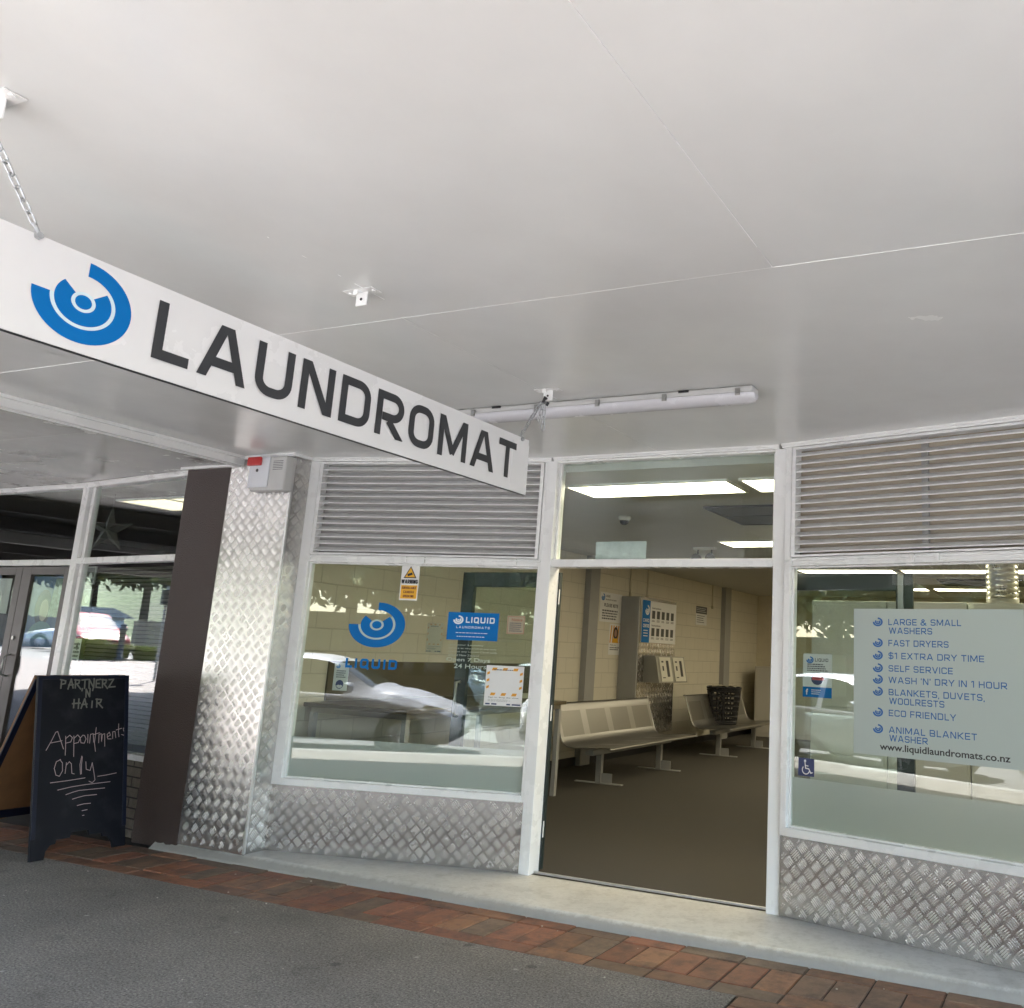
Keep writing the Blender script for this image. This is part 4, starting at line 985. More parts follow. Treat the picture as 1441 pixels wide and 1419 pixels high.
mb = MB(); mb.box(-0.22, 0.22, -0.3, 0.3, 0, 0.50); mb.box(-0.2, 0.2, -0.28, 0.28, 0.50, 0.53); tag(mb.build('laundry_trolley', palegrey, None, at(-4.75, 6.45, 0.02), bev=0.01), 'pale grey low trolley behind the left window', 'trolley')

# payment station on the wall
ks = thing('payment_station', 'tread plate payment panel with two card readers on the block wall', 'payment machine', at(IX0, 12.10, 0, R(90)))
mb = MB(); mb.box(0.0, 0.035, -0.30, 0, 0.34, 2.32); mb.build('side_panel', midgrey, ks, bev=0.002)
mb = MB(); mb.box(0.035, 1.35, -0.305, 0, 0.335, 2.325); tread_bars(mb, (0.035, -0.305, 0.335), (1, 0, 0), (0, 0, 1), (0, -1, 0), 1.315, 1.325); mb.build('plate', tread, ks)
mb = MB(); mb.prism([(-0.58, 1.08), (-0.306, 1.08), (-0.306, 1.47), (-0.50, 1.47)][::1], 0.22, 1.28, axis='x'); mb.build('card_machine', mat('machine grey', (0.30, 0.29, 0.25), 0.5), ks, bev=0.004)
tilt = Matrix.Translation((0, -0.545, 1.275)) @ Matrix.Rotation(math.atan2(0.08, 0.39)*-1, 4, 'X')
for x in (0.30, 0.80):
    q = MB(); q.box(x, x+0.40, -0.012, 0.0, -0.18, 0.18); rd = q.build('card_reader', mat('reader cream', (0.62, 0.60, 0.52), 0.4), ks, tilt, bev=0.003)
    q = MB(); q.box(x+0.22, x+0.31, -0.0135, -0.0121, -0.11, 0.13); q.box(x+0.07, x+0.12, -0.0135, -0.0121, -0.02, 0.05); q.box(x+0.06, x+0.13, -0.0135, -0.0121, 0.10, 0.125); q.box(x+0.05, x+0.14, -0.0135, -0.0121, -0.13, -0.115); q.build('slot', black, rd)
mb = MB(); mb.box(0.09, 1.33, -0.312, -0.3055, 1.66, 2.28, 0); mb.box(0.09, 0.36, -0.3135, -0.3125, 1.66, 2.28, 1)
swirl(mb, 0.26, 2.14, 0.075, 0.075, -0.315, 0); put_caps(mb, 'CARD', 0.13, 0.33, 1.96, 2.01, -0.3145, 0, 0.2); put_caps(mb, 'CENTRE', 0.13, 0.34, 1.88, 1.93, -0.3145, 0, 0.2)
for z in (1.83, 1.79, 1.75): mb.face([(0.15, -0.3145, z), (0.3, -0.3145, z), (0.3, -0.3145, z+0.012), (0.15, -0.3145, z+0.012)], 0)
for z in (2.02, 1.76):
    for i in range(5):
        x = 0.43+i*0.175; mb.face([(x, -0.3125, z), (x+0.11, -0.3125, z), (x+0.11, -0.3125, z+0.12), (x, -0.3125, z+0.12)], 2); lines(mb, x, x+0.12, z-0.05, z-0.015, 2, -0.3125, 3, i)
    put_text(mb, 'Instructions', 0.43, 0.75, z+0.145, z+0.175, -0.3125, 3, 0.02)
mb.build('instruction_board', [paper, blue, dkgrey, ink], ks)
# wall signs
def wall_sheet(name, label, cat, y, z, b, mats):
    mb = MB(); b(mb); return tag(mb.build(name, mats, None, at(IX0+0.004, y, z, R(90))), label, cat)
def b_please(mb):
    mb.box(0, 0.68, 0, 0.003, 0, 0.42, 0); swirl(mb, 0.09, 0.35, 0.055, 0.05, -0.001, 1); put_caps(mb, 'LIQUID', 0.17, 0.30, 0.355, 0.385, -0.001, 2, 0.2); put_text(mb, 'laundromats', 0.17, 0.5, 0.31, 0.335, -0.001, 2, 0.01)
    put_caps(mb, 'PLEASE NOTE', 0.13, 0.56, 0.215, 0.265, -0.001, 2, 0.22); lines(mb, 0.08, 0.64, 0.03, 0.18, 4, -0.001, 2, 5)
wall_sheet('wall_sign', 'white PLEASE NOTE sign on the cream block wall', 'sign', 11.43, 1.92, b_please, [paper, blue, ink])
def b_poster(mb):
    mb.box(0, 0.40, 0, 0.002, 0, 0.44, 0)
    for i in range(5): mb.face([(0.02+i*0.075, -0.0006, 0.17), (0.055+i*0.075, -0.0006, 0.17), (0.085+i*0.075, -0.0006, 0.42), (0.05+i*0.075, -0.0006, 0.42)], 1)
    arc_band(mb, 0.2, 0.31, 0.075, 0.09, 0, 1, 0, 360, -0.0012, 2, 20); arc_band(mb, 0.2, 0.31, 0.04, 0.055, 0, 1, 0, 360, -0.0018, 3, 16)
    mb.face([(0.1, -0.0015, 0.17), (0.3, -0.0015, 0.17), (0.26, -0.0015, 0.235), (0.14, -0.0015, 0.235)], 4)
    put_text(mb, 'Thank you', 0.04, 0.22, 0.125, 0.15, -0.0006, 5, 0.02); lines(mb, 0.04, 0.34, 0.06, 0.115, 2, -0.0006, 5, 3)
wall_sheet('poster', 'poster with orange stripes and a dark haired figure below the PLEASE NOTE sign', 'poster', 11.76, 1.46, b_poster, [paper, orange, black, mat('skin print', (0.45, 0.26, 0.18), 0.6), yellow, ink])
def b_plate(mb):
    mb.box(0, 0.52, 0, 0.003, 0, 0.33, 0); mb.face([(0, -0.0006, 0.2), (0.52, -0.0006, 0.2), (0.52, -0.0006, 0.33), (0, -0.0006, 0.33)], 1); lines(mb, 0.03, 0.49, 0.22, 0.31, 3, -0.001, 0, 3, 0.3); lines(mb, 0.05, 0.45, 0.03, 0.18, 4, -0.0006, 1, 7, 0.35)
wall_sheet('wall_notice', 'small white notice with a dark heading, right of the payment panel', 'notice', 15.0, 2.04, b_plate, [paper, ink])
cond = mat('cream conduit', (0.55, 0.50, 0.38), 0.5)
GC = 'conduits on the laundromat wall'
for y, z, lb in ((12.35, 2.34, 'thin conduit dropping to the left edge of the payment panel'), (12.95, 2.34, 'thin conduit dropping to the middle of the payment panel'), (15.75, 2.36, 'short conduit ending above the far bench')):
    mb = MB(); mb.cyl((IX0+0.015, y, z), (IX0+0.015, y, IC), 0.014, 8); mb.tube([(IX0+0.02, y, z), (IX0+0.02, y+0.0, z+0.05)], 0.024, 8)
    tag(mb.build('conduit', cond), lb, 'conduit', GC)
mb = MB(); mb.box(-0.0, 1.9, 0, 0.75, 0.0, 1.34); mb.box(0.02, 1.88, -0.012, 0, 0.08, 1.30); tag(mb.build('cabinet', mat('pale cabinet', (0.50, 0.48, 0.43), 0.45), None, at(-5.95, 17.45, 0), bev=0.006), 'pale low cabinet beyond the far bench by the back wall', 'cabinet')
tr_ = MB(); tr_.box(0, 0.006, 0, 0.9, 0, 0.9)
mb = MB(); mb.box(-4.6, -4.52, IY1-0.03, IY1, 0, 2.1); mb.box(-3.62, -3.54, IY1-0.03, IY1, 0, 2.1); mb.box(-4.52, -3.62, IY1-0.03, IY1, 2.02, 2.1); mb.build('back_door_frame', cream_b, shop, I_)

# bank of dryers seen through the right window
GD = 'pale dryers in a row behind the right window'
dm = mat('dryer enamel', (0.52, 0.53, 0.52), 0.35, var=0.04)
def dryer(x, label):
    d = thing('dryer', label, 'dryer', at(x, 9.0, 0), GD)
    q = MB(); q.box(0.004, 0.756, 0, 0.9, 0.05, 2.095); q.box(0.03, 0.73, 0.03, 0.9, 0, 0.05); q.build('cabinet', dm, d, bev=0.008)
    q = MB(); q.box(0.03, 0.73, -0.008, 0, 0.30, 1.02); q.box(0.03, 0.73, -0.008, 0, 1.06, 2.06); q.build('back_panel', dm, d, bev=0.003)
    q = MB(); q.box(0.03, 0.73, -0.006, 0, 0.08, 0.27); q.build('kick_plate', midgrey, d, bev=0.003)
    return d
for i, nm in enumerate(('first dryer from the doorway, half hidden by the green door', 'second dryer from the doorway, behind the services sign', 'third dryer from the doorway, below the spiral duct', 'fourth dryer from the doorway, at the far right')):
    dryer(-2.48+i*0.76, 'pale plain backed '+nm)
sd_ = mat('spiral duct steel', (0.50, 0.49, 0.46), 0.3, metal=0.9, var=0.1)
mb = MB(); prof = []
for i in range(15): z = 2.1+0.05*i; prof += [(0.150, z), (0.150, z+0.045), (0.1535, z+0.0475)]
mb.lathe([(0.145, 2.0)]+prof+[(0.15, IC+0.0)], 32); tag(mb.build('duct', sd_, None, at(-0.66, 9.25, 0)), 'round silver spiral duct rising from the dryers', 'duct')

# ------------------------------------------------------------------ hair salon next door
NA, NB, NC = Vector((-8.38, 5.33)), Vector((-6.58, 5.08)), Vector((-9.73, 5.37))
salon = thing('salon_building', 'hair salon with brown textured pillar, brown door and white window frames', 'shop', at(-8.5, 5.4, 0))
NI = rel(salon, Matrix()); FS = frame(NA, NB); LS_ = (NB-NA).length; FN = frame(NC, NA); LN = (NA-NC).length
mb = MB(); mb.box(-6.612, -6.121, 5.0, 5.40, -0.05, 2.826); mb.build('pillar', brown, salon, NI, bev=0.004)
mb = MB(); mb.box(-6.66, -6.06, 4.965, 5.0, 2.806, 2.829); mb.build('pillar_bead', white, salon, NI, bev=0.004)
mb = MB()
mb.box(-0.03, 0.075, -0.002, 0.11, 0.505, 2.80); mb.box(0.075, LS_, 0.0, 0.10, 0.505, 0.55); mb.box(0.075, LS_, 0.0, 0.10, H2, H2T); mb.box(-0.03, LS_, -0.012, 0.10, 2.785, 2.829); mb.box(-0.03, LS_, -0.026, -0.012, 2.81, 2.829)
mb.box(0.10, 0.15, 0.02, 0.07, 0.55, H2); mb.box(0.10, 0.15, 0.02, 0.07, H2T, 2.785)
win2 = mb.build('window', white, salon, rel(salon, FS), bev=0.004)
mb = MB(); mb.box(0.15, LS_, 0.042, 0.048, 0.55, H2); mb.box(0.15, LS_, 0.042, 0.048, H2T, 2.785); mb.build('pane', glass_m, win2)
def stone_mat():
    m, nt, out = new_mat('split stone'); co = coords(nt)
    sep = N(nt, 'ShaderNodeSeparateXYZ'); nt.links.new(co, sep.inputs[0]); cmb = N(nt, 'ShaderNodeCombineXYZ'); nt.links.new(sep.outputs[0], cmb.inputs[0]); nt.links.new(sep.outputs[2], cmb.inputs[1])
    br = N(nt, 'ShaderNodeTexBrick'); nt.links.new(cmb.outputs[0], br.inputs['Vector']); br.inputs['Scale'].default_value = 1; br.inputs['Brick Width'].default_value = 0.23; br.inputs['Row Height'].default_value = 0.076; br.inputs['Mortar Size'].default_value = 0.006
    n = noise(nt, co, 28, 5, 0.7); p = N(nt, 'ShaderNodeBsdfPrincipled'); p.inputs['Roughness'].default_value = 0.85
    c = mixc(nt, n, (0.10, 0.08, 0.065), (0.36, 0.31, 0.26)); c = mixc(nt, br.outputs['Fac'], c, (0.06, 0.05, 0.045)); nt.links.new(c, p.inputs['Base Color'])
    nt.links.new(bumpn(nt, math_(nt, 'SUBTRACT', n, br.outputs['Fac']), 1.0, 0.02), p.inputs['Normal']); nt.links.new(p.outputs[0], out.inputs[0]); return m
mb = MB(); mb.box(0.0, LS_, 0.02, 0.10, -0.06, 0.505); mb.build('stone_base', stone_mat(), salon, rel(salon, FS))
# door frame and doors
mb = MB(); mb.box(-0.6, LN+0.02, 0.0, 0.09, H2-0.012, H2T-0.012); mb.box(-0.6, LN+0.02, 0.0, 0.09, 2.785, 2.829); mb.box(-0.6, LN+0.02, -0.014, 0.0, 2.81, 2.829)
mb.build('transom', white, salon, rel(salon, FN), bev=0.004)
mb = MB(); mb.box(-0.6, LN-0.03, 0.04, 0.046, H2T-0.012, 2.785); mb.build('fanlight', glass_m, salon, rel(salon, FN))
for x0, x1, nm in ((-0.22, 0.583, 0), (0.589, 1.33, 1)):
    mb = MB(); st = 0.10
    mb.box(x0, x0+st+0.04, 0.02, 0.06, -0.04, 2.06); mb.box(x1-st, x1, 0.02, 0.06, -0.04, 2.06); mb.box(x0+st+0.04, x1-st, 0.02, 0.06, 1.985, 2.06); mb.box(x0+st+0.04, x1-st, 0.02, 0.06, -0.04, 0.16)
    dd = mb.build('door', brown_f, salon, rel(salon, FN), bev=0.003)
    q = MB(); q.box(x0+st+0.04, x1-st, 0.037, 0.043, 0.16, 1.985); q.build('pane', glass_m, dd)
    if nm:
        q = MB(); q.cyl((x0+0.05, 0.02, 1.40), (x0+0.05, 0.008, 1.40), 0.018, 14); q.tube([(x0+0.05, 0.02, 1.05), (x0+0.05, -0.03, 1.07), (x0+0.05, -0.035, 1.15), (x0+0.05, -0.03, 1.23), (x0+0.05, 0.02, 1.25)], 0.009, 8); q.build('handle', steel, dd)
        q = MB(); xa, xb = x0+st+0.06, x1-st-0.02
        q.box(xa, xb, 0.046, 0.048, 1.33, 1.97, 0)
        arc_band(q, (xa+xb)/2-0.02, 1.68, 0.12, 0.17, 0, 1, 0, 360, 0.0455, 1, 20); arc_band(q, (xa+xb)/2, 1.66, 0.065, 0.10, 0, 1, 0, 360, 0.0450, 2, 20)
        arc_band(q, (xa+xb)/2, 1.40, 0.20, 0.16, 0, 1, 0, 180, 0.0452, 3, 20); q.face([(xb-0.16, 0.0448, 1.60), (xb-0.01, 0.0448, 1.60), (xb-0.01, 0.0448, 1.95), (xb-0.12, 0.0448, 1.95)], 4)
        poster_salon = q.build('door_poster', [mat('poster blue', (0.06, 0.12, 0.25), 0.5), mat('poster dark', (0.01, 0.02, 0.06), 0.5), mat('poster skin', (0.40, 0.36, 0.30), 0.5), mat('poster teal', (0.12, 0.24, 0.28), 0.5), mat('poster green', (0.22, 0.30, 0.28), 0.5, var=0.5, vscale=30)], None, FN)
        tag(poster_salon, 'blue hair poster inside the glass of the brown salon door', 'poster')
    else:
        q = MB(); q.box(x1-st-0.30, x1-st-0.08, 0.045, 0.046, 1.62, 1.95); tag(q.build('notice', paper, None, FN), 'white notice in the glass of the salon door at the photo edge', 'notice')
# room behind
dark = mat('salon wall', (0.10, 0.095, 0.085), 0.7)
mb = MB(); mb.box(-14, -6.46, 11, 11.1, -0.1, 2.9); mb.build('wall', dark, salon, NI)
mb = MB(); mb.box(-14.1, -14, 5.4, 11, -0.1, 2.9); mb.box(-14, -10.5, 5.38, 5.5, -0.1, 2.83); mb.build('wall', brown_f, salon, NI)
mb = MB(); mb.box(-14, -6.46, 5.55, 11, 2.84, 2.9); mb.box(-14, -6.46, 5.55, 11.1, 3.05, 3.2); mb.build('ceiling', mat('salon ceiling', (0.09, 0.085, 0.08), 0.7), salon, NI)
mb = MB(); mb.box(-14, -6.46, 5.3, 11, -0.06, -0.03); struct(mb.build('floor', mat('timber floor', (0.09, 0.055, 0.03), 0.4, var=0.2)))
slm = emis('salon lit panel', (1.0, 0.85, 0.55), 0.12)
for x, y, lb in ((-9.1, 6.15, 'lit panel on the salon ceiling, near the window post'), (-8.35, 6.15, 'lit panel on the salon ceiling, near the brown pillar')):
    t = thing('ceiling_light', lb, 'light', at(x, y, 2.84), 'lit panels on the salon ceiling')
    q = MB(); q.box(0, 0.7, 0, 0.62, -0.012, -0.002); q.build('diffuser', slm, t)
    q = MB(); q.box(-0.02, 0.72, -0.02, 0, -0.02, -0.001); q.box(-0.02, 0.72, 0.62, 0.64, -0.02, -0.001); q.box(-0.02, 0, 0, 0.62, -0.02, -0.001); q.box(0.7, 0.72, 0, 0.62, -0.02, -0.001); q.build('frame', white, t)
star_m = mat('grey card', (0.085, 0.084, 0.078), 0.6)
def star(x, y, z, r, label):
    mb = MB(); pts = [(r*(1 if i % 2 == 0 else 0.34)*math.cos(PI/2+i*PI/5), r*(1 if i % 2 == 0 else 0.34)*math.sin(PI/2+i*PI/5)) for i in range(10)]
    for i in range(10):
        a, b = pts[i], pts[(i+1) % 10]
        mb.face([(a[0], 0, a[1]), (b[0], 0, b[1]), (0, -0.06, 0)]); mb.face([(b[0], 0, b[1]), (a[0], 0, a[1]), (0, 0.06, 0)])
    mb.tube([(0, 0, r), (0, 0, 2.84-z)], 0.003, 4)
    tag(mb.build('star', star_m, None, at(x, y, z, R(25))), label, 'decoration', 'paper stars hanging in the salon window')
star(-8.72, 5.85, 2.47, 0.24, 'pale paper star hanging in the salon window beside the post')
star(-7.35, 5.75, 2.45, 0.20, 'pale paper star hanging in the salon window beside the brown pillar')
for i, z in enumerate((1.90, 1.70, 1.48)):
    mb = MB(); mb.box(0, 0.15, 0, 0.012, 0, 0.16, 0); mb.box(0.012, 0.138, -0.002, -0.0005, 0.012, 0.148, 1); arc_band(mb, 0.08, 0.07, 0.03, 0.035, 0, 1, 0, 360, -0.003, 2, 14)
    tag(mb.build('picture', [midgrey, black, palegrey], None, FS @ Matrix.Translation((0.165, 0.06, z))), '%s small dark picture in the column at the edge of the salon window' % ('topmost', 'middle', 'lowest')[i], 'picture', 'small dark pictures in the salon window')
mb = MB(); mb.box(0, 0.13, 0, 0.001, 0, 0.30, 0); lines(mb, 0.015, 0.12, 0.03, 0.27, 7, -0.0004, 1, 3); put_text(mb, '4', 0.045, 0.09, 0.20, 0.27, -0.0006, 1, 0.03)
tag(mb.build('price_slip', [paper, ink], None, FS @ Matrix.Translation((0.17, 0.05, 1.12))), 'white price slip low at the edge of the salon window', 'notice')
mb = MB()
for i in range(44):
    z = 0.60+i*0.034
    if z > 2.04: break
    M = Matrix.Translation((0, 0.13, z)) @ Matrix.Rotation(R(60), 4, 'X'); mb.box(0.2, LS_-0.02, 0, 0.03, -0.0006, 0.0006, 0, None, M)
for s_ in (0.5, 1.2): mb.cyl((s_, 0.145, 0.55), (s_, 0.145, 2.07), 0.0015, 4)
tag(mb.build('blind', mat('brown blind slat', (0.11, 0.10, 0.085), 0.5), None, FS), 'dark venetian blind drawn behind the salon window', 'blind')

# ------------------------------------------------------------------ A-frame chalkboard
bw, bh = 0.68, 1.24
AB = thing('chalkboard', 'black A-frame chalkboard reading Appointments only outside the salon', 'chalkboard', at(-6.83, 4.235, GZ, R(90)))
def board_mat():
    m, nt, out = new_mat('blackboard'); co = coords(nt); p = N(nt, 'ShaderNodeBsdfPrincipled'); p.inputs['Roughness'].default_value = 0.5; p.inputs['Specular IOR Level'].default_value = 0.2
    n = noise(nt, co, 3.2, 5, 0.6); n2 = noise(nt, co, 40, 3, 0.7)
    f = math_(nt, 'MULTIPLY', ramp(nt, n, [(0.5, 0.0), (0.78, 0.8)]), math_(nt, 'ADD', math_(nt, 'MULTIPLY', n2, 0.8), 0.3))
    nt.links.new(mixc(nt, f, (0.0042, 0.0046, 0.008), (0.040, 0.040, 0.043)), p.inputs['Base Color']); nt.links.new(p.outputs[0], out.inputs[0]); return m
chalk_bg = board_mat()
frame_m = mat('board frame paint', (0.005, 0.007, 0.018), 0.4, spec=0.25)
lean = math.asin(0.255/bh)
TF = Matrix.Translation((0, -0.004, 1.22)) @ Matrix.Rotation(-lean, 4, 'X')     # hinge line at the top; panels hang from it
def apanel(m_face):
    q = MB(); t = 0.018
    poly = [(0, -1.24), (0.095, -1.24), (0.105, -1.19), (0.135, -1.155), (0.17, -1.15), (0.178, -1.125), (0.27, -1.125), (0.28, -1.09), (bw-0.28, -1.09), (bw-0.27, -1.125), (bw-0.178, -1.125), (bw-0.17, -1.15), (bw-0.135, -1.155), (bw-0.105, -1.19), (bw-0.095, -1.24), (bw, -1.24), (bw, 0), (0, 0)]
    q.prism(poly, -t, 0); return q
fp = apanel(0).build('front_panel', chalk_bg, AB, TF, bev=0.002)
mb = MB(); mb.box(0.0, 0.03, -0.024, -0.0185, -1.10, 0.0); mb.box(bw-0.03, bw, -0.024, -0.0185, -1.10, 0.0); mb.box(0.03, bw-0.03, -0.024, -0.0185, -0.025, 0.0)
mb.build('rim', frame_m, fp, bev=0.002)
TB = Matrix.Translation((0, 0.004, 1.22)) @ Matrix.Rotation(math.asin(0.50/bh), 4, 'X')
bp_ = MB(); poly = [(0, -1.24), (0.095, -1.24), (0.135, -1.155), (0.27, -1.125), (bw-0.27, -1.125), (bw-0.135, -1.155), (bw-0.095, -1.24), (bw, -1.24), (bw, 0), (0, 0)]
bp_.prism(poly, 0, 0.018); bpo = bp_.build('back_panel', [mat('bare plywood', (0.16, 0.075, 0.03), 0.6, var=0.3, vscale=4)], AB, TB)
mb = MB(); mb.box(0.0, 0.04, -0.012, 0.0, -1.20, -0.02); mb.box(bw-0.04, bw, -0.012, 0.0, -1.20, -0.02); mb.box(0.04, bw-0.04, -0.012, 0.0, -1.12, -1.06); mb.build('batten', frame_m, bpo, bev=0.002)
mb = MB()
for x in (0.1, bw-0.14): mb.box(x, x+0.06, -0.03, 0.03, 1.205, 1.228)
mb.build('hinge', frame_m, AB, bev=0.004)
def bpx(x, y):
    l = 165+30*(y-155)/1195; r_ = 770+60*(y-155)/1085; u = (x-l)/(r_-l); bot = 1350-110*u
    return (u*bw, -(y-155)/(bot-155)*bh)
CH_ = [[(248, 648), (275, 592), (300, 532), (312, 525), (330, 570), (358, 640)], [(275, 600), (345, 586)],
 [(366, 556), (370, 620), (372, 680)], [(368, 572), (392, 550), (410, 566), (402, 594), (370, 602)], [(420, 555), (424, 620), (428, 688)], [(421, 572), (444, 548), (464, 568), (452, 598), (426, 604)],
 [(478, 550), (462, 570), (470, 600), (492, 602), (502, 574), (490, 552), (478, 550)], [(512, 545), (515, 600)], [(528, 602), (530, 545), (548, 540), (556, 596)], [(566, 500), (561, 600), (572, 655)], [(553, 546), (592, 534)],
 [(590, 600), (588, 545), (603, 540), (609, 590), (612, 545), (627, 540), (634, 622)], [(645, 562), (668, 550), (660, 530), (645, 545), (652, 574), (676, 574)], [(686, 572), (683, 528), (699, 525), (708, 566)], [(722, 475), (724, 530), (730, 560)], [(706, 516), (746, 504)],
 [(776, 500), (757, 504), (760, 520), (778, 535), (766, 550), (748, 545)],
 [(345, 708), (318, 722), (308, 765), (322, 808), (345, 815), (362, 780), (358, 730), (340, 708)], [(380, 798), (384, 728)], [(384, 745), (402, 722), (416, 735), (424, 796), (440, 800)], [(482, 685), (474, 740), (482, 802)], [(486, 690), (484, 745), (488, 800)], [(512, 722), (518, 770), (545, 778), (556, 728)], [(556, 728), (572, 790), (583, 838), (566, 856), (542, 846)],
 [(290, 857), (400, 843), (515, 825)], [(600, 815), (660, 806), (730, 792)], [(340, 903), (430, 882), (520, 868), (690, 848)], [(395, 932), (440, 916), (480, 905), (655, 888)], [(440, 960), (480, 948), (520, 938), (603, 930)], [(475, 1000), (520, 989), (565, 985)], [(510, 1032), (545, 1025)], [(515, 1062), (526, 1060)]]
mb = MB()
for i, st_ in enumerate(CH_): mb.stroke([bpx(*p) for p in st_], 0.0042, -0.0192-0.00012*(i % 4))
mb.build('chalk_writing', mat('pinkish chalk', (0.42, 0.33, 0.33), 0.9), fp)
GR = {'P': [[(0, 0), (.1, 1)], [(-.1, 1), (.75, .85), (.7, .55), (.05, .45)]], 'A': [[(0, -.1), (.5, 1.05), (.85, 0)], [(.1, .35), (.9, .4)]], 'R': [[(.05, 0), (.05, 1)], [(-.1, .95), (.75, .9), (.6, .55), (.1, .45)], [(.25, .5), (.95, -.12)]],
      'T': [[(.45, -.05), (.5, 1)], [(-.05, .92), (1.0, 1.0)]], 'N': [[(.05, -.05), (.05, 1), (.85, 0), (.9, 1.1)]], 'E': [[(.85, 1), (.1, .9), (.1, .05), (.9, 0)], [(.1, .5), (.65, .5)]], 'Z': [[(0, .95), (.85, 1), (.0, .05), (1.15, .1)]],
      'H': [[(.05, 0), (.1, 1)], [(.75, -.1), (.8, 1.05)], [(-.15, .5), (1.0, .55)]], 'I': [[(.45, -.05), (.5, .75)]], "'": [[(.4, 1.1), (.3, .8)]]}
mb = MB(); kq = 0
for word, x0, x1, z0, z1 in (('PARTNERZ', 0.155, 0.565, -0.090, -0.028), ("'N'", 0.30, 0.42, -0.155, -0.100), ('HAIR', 0.25, 0.48, -0.232, -0.172)):
    cw = (x1-x0)/len(word)
    for i, ch in enumerate(word):
        for st_ in GR[ch]:
            kq += 1; mb.stroke([(x0+cw*(i+0.05)+cw*0.86*a, z0+(z1-z0)*b) for a, b in st_], 0.0105, -0.0248-0.00012*(kq % 4))
mb.build('painted_name', mat('faded olive grey paint', (0.14, 0.14, 0.12), 0.7), fp)

# ------------------------------------------------------------------ the street behind the camera (seen in the glass)
tyre_m = mat('tyre rubber', (0.02, 0.02, 0.02), 0.8); rim_m = mat('alloy rim', (0.5, 0.5, 0.52), 0.3, metal=0.9)
carglass = mat('car glass', (0.02, 0.025, 0.025), 0.04, spec=0.8); lamp_glass = mat('headlamp', (0.55, 0.53, 0.42), 0.08, coat=1.0); tail_m = mat('tail lamp', (0.35, 0.02, 0.02), 0.1, coat=1.0)
def catmull(tab, x):
    n = len(tab)
    for i in range(n-1):
        if tab[i][0] <= x <= tab[i+1][0]:
            p = [tab[max(0, i-1)], tab[i], tab[i+1], tab[min(n-1, i+2)]]; t = (x-p[1][0])/(p[2][0]-p[1][0])
            return [0.5*(2*b+(c-a)*t+(2*a-5*b+4*c-d)*t*t+(3*b-a-3*c+d)*t**3) for a, b, c, d in zip(*[q[1:] for q in p])]
    return list(tab[0][1:]) if x < tab[0][0] else list(tab[-1][1:])
HATCH = [(0.0, 0.46, 0.30, 0.56, 0.60, 0.40), (0.10, 0.72, 0.22, 0.64, 0.68, 0.60), (0.35, 0.80, 0.20, 0.70, 0.80, 0.66), (0.9, 0.84, 0.22, 0.80, 0.96, 0.68), (1.25, 0.85, 0.22, 0.86, 1.02, 0.67), (1.9, 0.86, 0.22, 0.90, 1.36, 0.60), (2.3, 0.86, 0.22, 0.91, 1.46, 0.60), (3.2, 0.86, 0.22, 0.93, 1.46, 0.60), (3.75, 0.84, 0.24, 0.94, 1.36, 0.58), (4.05, 0.80, 0.26, 0.94, 1.06, 0.60), (4.2, 0.66, 0.34, 0.80, 0.86, 0.54)]
SEDAN = [(0.0, 0.46, 0.30, 0.52, 0.58, 0.40), (0.10, 0.74, 0.22, 0.62, 0.66, 0.60), (0.4, 0.82, 0.20, 0.70, 0.78, 0.68), (1.0, 0.86, 0.20, 0.78, 0.90, 0.70), (1.4, 0.87, 0.20, 0.84, 0.96, 0.68), (2.05, 0.88, 0.20, 0.88, 1.32, 0.58), (2.5, 0.88, 0.20, 0.90, 1.42, 0.58), (3.1, 0.88, 0.20, 0.92, 1.40, 0.58), (3.75, 0.86, 0.22, 0.94, 1.12, 0.60), (4.3, 0.84, 0.24, 0.92, 1.02, 0.66), (4.5, 0.70, 0.32, 0.82, 0.88, 0.58)]
